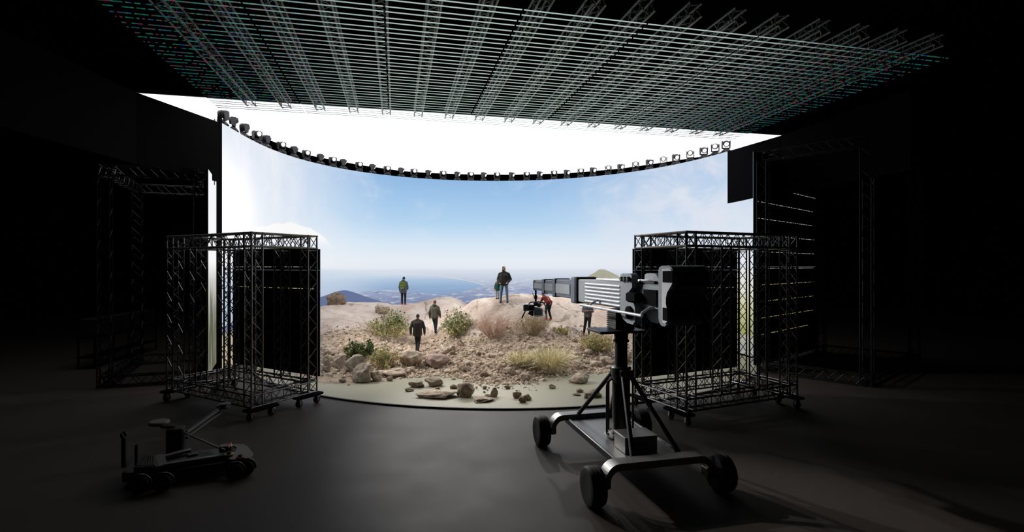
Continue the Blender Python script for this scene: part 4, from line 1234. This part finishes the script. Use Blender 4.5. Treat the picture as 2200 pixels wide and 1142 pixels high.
# ------------------------------------------------------------------ telescopic camera crane on a wheeled base
CRX, CRY, CRA = 2.46, 11.55, rad(13.5)
crane = thing('camera_crane', 'large telescopic camera crane on a four-wheeled base at front right, arm reaching over the set', 'camera crane', (CRX, CRY, 0), CRA)
WB = [(-1.36, -1.67), (1.36, -1.67), (-1.36, 1.67), (1.36, 1.67)]
qx = Vector((1, 0, 0)).to_track_quat('Z', 'Y')
for x, y in WB:
    r_ = .37
    tyre = MB().lathe([(.20, -.14), (.30, -.155), (.345, -.14), (r_, -.09), (r_, -.06), (r_ - .012, -.055), (r_ - .012, -.035), (r_, -.03), (r_, .03), (r_ - .012, .035), (r_ - .012, .055), (r_, .06), (r_, .09), (.345, .14), (.30, .155), (.20, .14)], (x, y, r_), qx, 40)
    wo = build('wheel', tyre, M['rubber'], crane)
    sd = -1 if x < 0 else 1
    hub = MB().lathe([(.0, .02), (.07, .02), (.08, .10), (.10, .12), (.19, .10), (.215, .13), (.225, .13), (.225, -.12), (.0, -.12)], (x, y, r_), Vector((sd, 0, 0)).to_track_quat('Z', 'Y'), 28)
    for k in range(6):
        a = k * math.pi / 3
        hub.tube((x + sd * .10, y + .15 * math.cos(a), r_ + .15 * math.sin(a)), (x + sd * .135, y + .15 * math.cos(a), r_ + .15 * math.sin(a)), .016, 8)
    build('hub', hub, M['crane_black'], wo)
for y in (-1.62, 1.62):
    top, bot = [], []
    for k in range(11):
        a = rad(90) * k / 10
        top.append((-.86 - .30 * math.sin(a) , .44 + .34 * math.cos(a)))
        bot.append((-.86 - .19 * math.sin(a), .44 + .20 * math.cos(a)))
    poly_ = [(-x, z) for x, z in top[::-1]][:0]
    L_ = top[::-1]                                   # left end, from hub up
    Rr = [(-x, z) for x, z in top]
    Rb = [(-x, z) for x, z in bot[::-1]]
    Lb = bot
    prof = L_ + Rr + Rb + Lb
    # quads along the arch keep the concave outline clean
    upper = L_ + Rr; lower = bot[::-1] + [(-x, z) for x, z in bot]
    bm_ = MB()
    y0, y1 = y - .15, y + .15
    for (a, b, c, d) in zip(upper, upper[1:], lower[1:], lower):
        vs_ = [(a[0], y0, a[1]), (b[0], y0, b[1]), (c[0], y0, c[1]), (d[0], y0, d[1]), (a[0], y1, a[1]), (b[0], y1, b[1]), (c[0], y1, c[1]), (d[0], y1, d[1])]
        bm_.add(vs_, [(0, 3, 2, 1), (4, 5, 6, 7), (0, 1, 5, 4), (3, 7, 6, 2)])
    for s in (-1, 1):
        bm_.box((s * 1.10, y, .40), (.14, .26, .20), bev=.02).tube((s * 1.05, y, .37), (s * 1.36, y, .37), .06, 12)
    build('axle_beam', bm_, M['crane_deck'], crane, ang=30)
dk = MB().box((0, 0, .635), (1.42, 3.3, .07), bev=.012)
dck = build('deck', dk, M['crane_deck'], crane)
sr = MB()
for s in (-1, 1): sr.box((s * .735, 0, .63), (.07, 3.2, .15), bev=.015)
build('side_rail', sr, M['crane_black'], dck)
bx_ = MB().box((-.07, -.83, .835), (.72, .54, .33), bev=.015)
eb = build('equipment_box', bx_, M['crane_deck'], crane)
build('box_lid', MB().box((-.07, -.83, 1.006), (.74, .56, .022), bev=.008), M['crane_deck'], eb)
# column
fl = MB().lathe([(.0, .67), (.38, .67), (.38, .715), (.30, .735), (.24, .75), (.22, .80), (.0, .80)], n=36)
for k in range(10):
    a = k * math.pi / 5
    fl.lathe([(.03, .71), (.03, .755), (.018, .765), (.0, .765)], (.32 * math.cos(a), .32 * math.sin(a), 0), n=6)
build('base_flange', fl, M['crane_deck'], crane)
build('lower_column', MB().lathe([(.20, .72), (.20, 2.02), (.225, 2.05), (.225, 2.22), (.20, 2.25), (.0, 2.25)], n=36), M['crane_black'], crane)
build('upper_column', MB().lathe([(.142, 2.2), (.142, 2.78), (.18, 2.80), (.18, 2.84), (.15, 2.86), (.165, 3.02), (.0, 3.02)], n=32), M['crane_black'], crane)
lugs = [(-.45, 1.58), (.45, 1.58), (-.42, -1.40), (.62, -1.36)]
for x, y in lugs:
    d = Vector((x, y, 0)).normalized()
    st = MB().tube((d.x * .25, d.y * .25, 2.10), (x, y, .72), .052, 12).box((d.x * .25, d.y * .25, 2.12), (.13, .13, .16), Matrix.Rotation(math.atan2(d.y, d.x), 3, 'Z'), bev=.02)
    st.box((x, y, .70), (.2, .16, .06), Matrix.Rotation(math.atan2(d.y, d.x), 3, 'Z'), bev=.01)
    build('strut', st, M['crane_black'], crane)
for x, y in ((-.32, .06), (.32, .06), (-.15, .34)):
    d = Vector((x, y, 0)).normalized()
    build('grab_rail', MB().path([(x, y, .69), (x, y, 1.80), (x - d.x * .03, y - d.y * .03, 1.90), (x - d.x * .12, y - d.y * .12, 1.96)], .024, 10), M['crane_black'], crane)
# head: turntable plate and toothed slew block
build('turntable_plate', MB().box((-.12, 0, 3.055), (1.10, .80, .06), bev=.015), M['crane_black'], crane)
bl = MB()
for k in range(9):
    z = 3.09 + k * .047
    bl.lathe([(.0, z), (.30, z), (.345, z + .0235), (.30, z + .047), (.0, z + .047)], (0, .02, 0), Quaternion((0, 0, 1), rad(45)), 4)
bl.box((0, 0, 3.31), (.40, .42, .46))
build('bellows', bl, M['crane_black'], crane, ang=20)

ARM = Matrix.Translation((0, 0, 3.87)) @ Matrix.Rotation(rad(3.2), 4, 'Z')
dx_, dy_ = -math.sin(CRA + rad(3.2)), math.cos(CRA + rad(3.2))
def SY(px, xo=-.29):                                 # position along the arm (and distance) of a photo column on its left side
    X0, Y0 = CRX + xo * dy_, CRY - xo * dx_
    X0, Y0 = CRX + xo * math.cos(CRA + rad(3.2)), CRY + xo * math.sin(CRA + rad(3.2))
    q = (px - CX) / F
    s = (q * Y0 - X0) / (dx_ - q * dy_)
    return s, Y0 + s * dy_
def yz(px, py, xo=-.29):
    s, Y = SY(px, xo)
    return s, EYE + (CY - py) / F * Y - 3.87
s1331, s1236, s1226 = SY(1334)[0], SY(1236)[0], SY(1226)[0]
def abox(mb, s0, s1, hw, hh, zc=0.0, bev=.02, xc=0): return mb.box((xc, (s0 + s1) / 2, zc), (2 * hw, abs(s1 - s0), 2 * hh), bev=bev)
arm = build('outer_arm', abox(MB(ARM), SY(1366)[0], s1226 - .05, .26, .29), M['crane_grey'], crane)
rb = MB(ARM)
for k in range(6):
    z = .19 - k * .085
    rb.capsule((-.27, SY(1331)[0], z), (-.27, SY(1257)[0], z), .030, .030, 12)
build('side_ribs', rb, M['crane_rib'], arm)
tr_ = MB(ARM)
for x in (-.2, .0, .2): tr_.tube((x, SY(1350)[0], .315), (x, SY(1275)[0], .315), .028, 10)
build('top_rails', tr_, M['crane_rib'], arm)
co = MB(ARM); s0, s1 = SY(1237)[0], SY(1227)[0]
abox(co, s0, s1, .31, .345, bev=.03)
build('arm_collar', co, M['crane_blue'], crane)
cg = MB(ARM); abox(cg, s0 - .06, s0 + .01, .30, .335, bev=.01)
build('collar_near_slab', cg, M['crane_black'], crane)  # black slab over the near end of the collar
spec_ = [(1228, 1189, .215, .245), (1190, 1166, .175, .20), (1167, 1146, .14, .155)]
cols_ = [(1192.5, 1186, .24, .27), (1169, 1163.5, .20, .225), (1148, 1144.5, .155, .17)]
for (a, b, hw, hh), (c0, c1, cw, ch) in zip(spec_, cols_):
    sec = build('arm_section', abox(MB(ARM), SY(a, -hw)[0], SY(b, -hw)[0], hw, hh, 0), M['crane_blue'], crane)
    sa, sb = SY(a, -hw)[0], SY(b, -hw)[0]
    pn = MB(ARM).box((-hw - .004, (sa + sb) / 2, -.01), (.02, (sb - sa) * .86, hh * 1.15), bev=.008)
    build('side_panel', pn, M['crane_grey'], sec)
    cl = MB(ARM); abox(cl, SY(c0, -cw)[0], SY(c1, -cw)[0], cw, ch, bev=.02)
    build('arm_collar', cl, M['crane_blue'], crane)
# side bracket with its dial, knobs and motor
br_pts = [(1333, 590), (1337, 587), (1353, 587), (1357, 591), (1358, 617), (1351, 626), (1351, 648), (1361, 651), (1364, 660), (1364, 690), (1359, 697), (1347, 693), (1338, 684), (1332, 668)]
sb_ = MB(ARM).prism([yz(x, y, -.36) for x, y in br_pts][::-1], (-.36, 0, 0), (0, 1, 0), (0, 0, 1), (1, 0, 0), .14)
brk = build('side_bracket', sb_, M['crane_grey'], crane, ang=50)
sb2 = MB(ARM).prism([yz(x, y, -.36) for x, y in br_pts][::-1], (.22, 0, 0), (0, 1, 0), (0, 0, 1), (1, 0, 0), .14)
build('side_bracket', sb2, M['crane_grey'], crane, ang=50)
def aknob(px, py, r, d, m, nm, par, xo=-.36):
    s, z = yz(px, py, xo)
    return build(nm, MB(ARM).lathe([(.0, d), (r * .8, d), (r, d * .8), (r, 0), (.0, 0)], (xo, s, z), Vector((-1, 0, 0)).to_track_quat('Z', 'Y'), 24), m, par)
aknob(1353, 671, .135, .05, M['casing'], 'dial', brk)
aknob(1350, 677, .03, .08, M['chrome'], 'dial_bolt', brk)
for x in (1338, 1345, 1352): aknob(x, 599, .05, .06, M['crane_black'], 'knob', brk)
s0, z0 = yz(1352, 637, -.30); s1, _ = yz(1374, 637, -.30)
build('drive_motor', MB(ARM).box((-.27, (s0 + s1) / 2, z0), (.26, abs(s1 - s0), .20), bev=.03), M['casing'], crane)
build('top_hatch', MB(ARM).box((0, (SY(1365)[0] + SY(1400)[0]) / 2, .31), (.46, abs(SY(1400)[0] - SY(1365)[0]), .06), bev=.015), M['crane_black'], crane)
# rear carriage
s0, s1 = SY(1364)[0], SY(1424)[0]
rc = build('rear_carriage', MB(ARM).box((0, (s0 + s1) / 2, .03), (.46, abs(s1 - s0), .50), bev=.03), M['crane_grey'], crane)
p_ = [yz(1384, 621, -.24), yz(1412, 623, -.24), yz(1412, 659, -.24), yz(1384, 652, -.24)]
build('side_hatch', MB(ARM).prism(p_, (-.235, 0, 0), (0, 1, 0), (0, 0, 1), (-1, 0, 0), .025), M['casing'], rc, smooth=False)
s, z = yz(1409, 593, -.16)
build('winch_drum', MB(ARM).lathe([(.0, -.16), (.11, -.16), (.12, -.14), (.12, .14), (.11, .16), (.0, .16)], (0, s, .33), qx, 24), M['crane_grey'], crane)
# counterweight bucket with its shaped side plate
ep_pts = [(1417.5, 580), (1420, 573), (1425, 570.5), (1440, 570), (1446, 574), (1449, 582), (1450, 596), (1449, 610), (1446, 619), (1440, 626), (1436, 634), (1434.5, 645), (1436, 657), (1439, 668), (1440, 682), (1437, 694), (1431, 701), (1424, 699.5), (1419.5, 692), (1417.5, 682)]
XO = -.35
op = [yz(x, y, XO) for x, y in ep_pts]
cw = build('counterweight', MB(ARM).prism(op[::-1], (XO + .03, 0, 0), (0, 1, 0), (0, 0, 1), (1, 0, 0), .68), M['crane_black'], crane, ang=50)
build('end_plate', MB(ARM).prism(op[::-1], (XO - .03, 0, 0), (0, 1, 0), (0, 0, 1), (1, 0, 0), .06), M['crane_grey'], cw, ang=50)
cx_, cz_ = sum(p[0] for p in op) / len(op), sum(p[1] for p in op) / len(op)
ins_pts = [(1423, 577), (1440, 576), (1445, 583), (1446, 596), (1445, 609), (1440, 618), (1434, 628), (1431.5, 640), (1431.5, 652), (1434, 665), (1436, 678), (1434, 690), (1429, 695), (1424, 692), (1423, 684)]
ip = [yz(x, y, XO - .035) for x, y in ins_pts]
ins = build('inset_panel', MB(ARM).prism(ip[::-1], (XO - .045, 0, 0), (0, 1, 0), (0, 0, 1), (1, 0, 0), .03), M['crane_white'], cw, ang=50)
for quad_ in ([(1423.5, 582), (1445, 581.5), (1444.5, 607), (1423.5, 606)], [(1423.5, 660), (1433, 661), (1434.5, 689), (1423.5, 687)]):
    w_ = [yz(x, y, XO - .05) for x, y in quad_]
    build('grip_opening', MB(ARM).prism(w_, (XO - .044, 0, 0), (0, 1, 0), (0, 0, 1), (-1, 0, 0), .008), M['casing'], ins, smooth=False)
# handrail along the arm's left side
xo = -.52
h0, h1 = yz(1247, 654, xo), yz(1379, 678, xo)
hr = MB(ARM).tube((xo, h0[0], h0[1]), (xo, h1[0], h1[1]), .030, 14)
hrail = build('hand_rail', hr, M['crane_rib'], crane)
hb = MB(ARM)
for t in (.18, .98):
    s, z = h0[0] + (h1[0] - h0[0]) * t, h0[1] + (h1[1] - h0[1]) * t
    hb.path([(xo, s, z), (xo + .05, s, z + .06), (xo + .18, s, z + .13), (-.2, s, z + .14)], .026, 8)
build('rail_bracket', hb, M['crane_rib'], hrail)

# remote camera head under the arm's tip
hs, hY = SY(1151, 0.0)
tip = (crane_m := Matrix.Translation((CRX, CRY, 0)) @ Matrix.Rotation(CRA, 4, 'Z')) @ ARM @ Vector((0, hs, 0))
HY = tip.y
def hp(px, py, dy=0): return at(px, py, HY + dy) - tip
head = thing('remote_camera', 'remote camera head hanging from the tip of the crane arm', 'camera head', tuple(tip))
build('drop_post', MB().tube((0, 0, -.12), hp(1151, 650), .034, 12).tube(hp(1151, 634), hp(1151, 642), .052, 12), M['crane_black'], head)
yk = MB().path([hp(1133, 664), hp(1134, 656), hp(1138, 650), hp(1146, 648), hp(1158, 648), hp(1168, 650), hp(1172, 657), hp(1172, 668)], .024, 10).box(hp(1151, 650), (.16, .14, .10), bev=.02)
build('yoke', yk, M['crane_grey'], head)
build('camera_body', MB().box(hp(1141, 660), (.22, .40, .20), bev=.03).tube(hp(1136, 670), hp(1146, 676), .06, 12).box(hp(1148, 666, .05), (.24, .26, .22), bev=.02), M['crane_black'], head)
build('matte_box', MB().box(hp(1131.5, 660), (.235, .30, .225), bev=.02), M['crane_grey'], head)
bt = MB().box(hp(1156, 670, -.05), (.33, .30, .30), bev=.05)
for k in range(5): bt.box(hp(1148 + k * 4, 670, -.205), (.02, .03, .25), bev=.005)
build('battery_case', bt, M['crane_white'], head)
build('top_gear', MB().box(hp(1158, 655, -.02), (.12, .14, .14), bev=.02).tube(hp(1146, 655), hp(1164, 655), .03, 10), M['crane_grey'], head)
build('antenna', MB().tube(hp(1148, 641), hp(1144, 628), .010, 8), M['crane_black'], head)
build('pan_bar', MB().tube(hp(1129, 667), hp(1121, 683), .022, 10, .03), M['crane_black'], head)

# ------------------------------------------------------------------ low camera dolly in the dark, front left
M['dolly_black'] = mat('dolly_black_paint', (.012, .012, .012), rough=.4, spec=.5)
M['dolly_grey'] = mat('dolly_grey_plate', (.16, .15, .14), rough=.45, spec=.5)
M['dolly_metal'] = mat('dolly_frame_metal', (.16, .16, .165), rough=.38, metal=.9)
M['yellow'] = mat('yellow_tag', (.5, .36, .02), rough=.5); M['red'] = mat('red_lever', (.5, .03, .03), rough=.5)
dl = thing('camera_dolly', 'low black camera dolly with seat and folded arm in the dark at front left', 'camera dolly', (-6.9, 11.2, 0))
DO = Vector(dl.location)
def fz(px, py, z): return on_floor(px, py, z) - DO
def slab(pts, z, h):
    q = [fz(x, y, z) for x, y in pts]
    return [(p.x, p.y) for p in q], z - h, h
def dslab(name, pts, z, h, m, parent=dl, ang=40):
    pl, z0, hh = slab(pts, z, h)
    a = sum(pl[i][0] * pl[(i + 1) % len(pl)][1] - pl[(i + 1) % len(pl)][0] * pl[i][1] for i in range(len(pl)))
    if a < 0: pl = pl[::-1]
    return build(name, MB().prism(pl, (0, 0, z0), (1, 0, 0), (0, 1, 0), (0, 0, 1), hh), m, parent, ang=ang)
dslab('deck_plate', [(497, 953), (522, 953), (531, 957), (544, 973), (544, 977), (538, 981), (522, 986), (494, 986), (488, 980), (500, 973), (508, 966), (508, 960), (503, 957), (495, 957)], .36, .035, M['dolly_grey'])
def beam(name, a, b, za, zb, wdt, hgt, m, parent=dl):
    p, q = fz(*a, za), fz(*b, zb)
    d = q - p; L = d.length; X = d.normalized(); Yv = Vector((-X.y, X.x, 0)).normalized(); Zv = X.cross(Yv)
    return build(name, MB().box((p + q) / 2, (L, wdt, hgt), Matrix((X, Yv, Zv)).transposed(), bev=.012), m, parent)
beam('frame_rail', (350, 1001), (503, 976), .34, .34, .12, .10, M['dolly_metal'])
beam('frame_rail', (340, 985), (409, 966), .34, .34, .12, .08, M['dolly_metal'])
beam('cross_member', (346, 1004), (340, 980), .34, .34, .22, .09, M['dolly_metal'])
dslab('floor_pan', [(352, 1003), (345, 984), (410, 968), (480, 962), (500, 976)], .22, .04, M['dolly_black'])
beam('tool_tray', (402, 978), (425, 973), .30, .30, .14, .05, M['dolly_metal'])
st = dslab('step_box', [(287, 1003), (303, 977), (331, 975), (343, 1001)], .40, .36, M['dolly_black'])
rbm = MB()
for k in range(7):
    x0, x1 = 292 + k * 6.2, 305 + k * 4.2
    a, b = fz(x0 + 2, 1000, .405), fz(x1, 978, .405)
    rbm.tube(a, b, .018, 6)
build('tread_ribs', rbm, M['dolly_black'], st)
dslab('chassis', [(262, 1016), (288, 986), (345, 984), (480, 964), (520, 984), (500, 990), (352, 1012)], .28, .18, M['dolly_black'])
for (x, y) in ((528, 1004), (505, 1012), (350, 1036), (300, 1040)):
    c = fz(x, y, .17)
    wl = build('wheel', MB().lathe([(.08, -.06), (.15, -.065), (.17, -.04), (.17, .04), (.15, .065), (.08, .06)], (c.x, c.y, .17), Vector((.36, -.93, 0)).to_track_quat('Z', 'Y'), 24), M['rubber'], dl)
    build('fender', MB().path([(c.x + .36 * -.0 + math.cos(rad(a_)) * .19 * .93, c.y + math.cos(rad(a_)) * .19 * .36, .17 + math.sin(rad(a_)) * .19) for a_ in range(-10, 121, 13)], .022, 6), M['dolly_metal'], wl)
for dz in (0, .06):
    beam('arm_rail', (482, 966), (396, 929), .40 + dz, .44 + dz, .05, .04, M['dolly_metal'])
build('clamp_block', MB().box(fz(485, 962, .43), (.26, .2, .14), Matrix.Rotation(rad(28), 3, 'Z'), bev=.02), M['dolly_metal'], dl)
build('red_lever', MB().tube(fz(490, 961, .50), fz(496, 951, .52), .022, 8), M['red'], dl)
build('yellow_block', MB().box(fz(489, 956, .48), (.14, .05, .03), Matrix.Rotation(rad(30), 3, 'Z')), M['yellow'], dl)
for x, y, m2 in ((492, 977, 'yellow'), (516, 983, 'red')):
    c = fz(x, y, .38)
    kb = build('lock_knob', MB().lathe([(.0, .0), (.09, .0), (.09, .03), (.05, .05), (.04, .09), (.0, .09)], (c.x, c.y, .365), n=18), M['dolly_black'], dl)
    build('knob_ring', MB().lathe([(.06, .035), (.085, .035), (.085, .045), (.06, .045)], (c.x, c.y, .365), n=18), M[m2], kb)
hp0 = fz(266, 1003, .35)
hn = MB().tube(hp0, hp0 + Vector((0, 0, .62)), .045, 12).box(hp0 + Vector((0, 0, .66)), (.12, .10, .14), bev=.03).tube(hp0 + Vector((.22, .05, 0)), hp0 + Vector((.22, .05, .45)), .03, 10)
build('push_handle', hn, M['dolly_black'], dl)
build('handle_tip', MB().tube(hp0 + Vector((-.01, -.06, .72)), hp0 + Vector((.07, -.06, .60)), .02, 8), M['dolly_metal'], dl)
sc = fz(342, 907, .80)
se = build('seat', MB().lathe([(.0, -.05), (.18, -.05), (.215, -.02), (.215, .02), (.19, .04), (.0, .045)], tuple(sc), n=30), M['dolly_grey'], dl)
build('seat_post', MB().path([sc + Vector((0, 0, -.04)), sc + Vector((.05, .02, -.12)), sc + Vector((.3, .1, -.14)), (sc.x + .3, sc.y + .1, .1)], .03, 10), M['dolly_black'], dl)
bb = fz(378, 935, .45)
build('turret', MB().box((bb.x, bb.y, .34), (.36, .36, .62), Matrix.Rotation(rad(25), 3, 'Z'), bev=.03), M['dolly_black'], dl)
a, b = at(400, 929, 12.5) - DO, at(472, 878, 13.9) - DO
ja = MB().tube(a, b, .05, 10).tube(a + Vector((0, 0, -.12)), b + Vector((0, 0, -.12)), .04, 10)
build('jib_arm', ja, M['dolly_black'], dl)
hc = at(484, 868, 14.0) - DO
jh = MB().lathe([(.0, 0), (.14, 0), (.14, .03), (.0, .03)], tuple(hc), n=20).lathe([(.0, -.10), (.12, -.10), (.12, -.07), (.0, -.07)], tuple(hc), n=20).box(hc + Vector((-.1, 0, -.06)), (.24, .12, .1), bev=.02).tube(hc + Vector((.0, 0, -.1)), hc + Vector((0, 0, .03)), .04, 10)
build('jib_head', jh, M['dolly_metal'], dl)
build('foot_pedal', MB().tube(fz(309, 1034, .06), fz(331, 1023, .06), .012, 6).box(fz(300, 1034, .05), (.22, .06, .02), bev=.008), M['red'], dl)

# ------------------------------------------------------------------ equipment cases on a shelf, far left
M['case'] = mat('case_laminate', (.018, .018, .020), rough=.35, spec=.5)
pa, pb = at(205, 684, 22.4), at(336, 663, 27.4)
ex = Vector((pb.x - pa.x, pb.y - pa.y, 0)); Lr = ex.length; ex.normalize(); ey = Vector((ex.y, -ex.x, 0))
rot = math.atan2(ex.y, ex.x)
shz = 1.40
sh = thing('equipment_rack', 'black shelf rack carrying rows of equipment cases at far left', 'rack', (pa.x, pa.y, 0), rot)
build('shelf', MB().box((Lr / 2, .35, shz - .03), (Lr + .2, .75, .05)).box((Lr / 2, .35, .5), (Lr + .2, .75, .05)), M['casing'], sh, smooth=False)
for x in (0, Lr / 2, Lr):
    for y in (.03, .67): build('leg', MB().box((x, y, shz / 2 - .03), (.06, .06, shz - .06)), M['casing'], sh, smooth=False)
for row in range(2):
    for k in range(5):
        cwid = Lr / 5 - .10 - (.25 if k == 2 else 0)
        o = thing('equipment_case', 'black latched equipment case, %s row, %s from the near end of the rack' % (('lower', 'upper')[row], ORD[k]), 'equipment case',
                  tuple(pa + ex * (Lr * (k + .5) / 5) - Vector((0, 0, pa.z)) + Vector((0, 0, shz + row * .40)) - ey * 0.0), rot, 'cases on the rack')
        bd = build('case_body', MB().box((0, .35, .19), (cwid, .62, .375), bev=.02), M['case'], o)
        for s in (-1, 1):
            build('latch', MB().box((s * cwid * .22, .03, .15), (.05, .03, .15), bev=.008), M['chrome'], o)
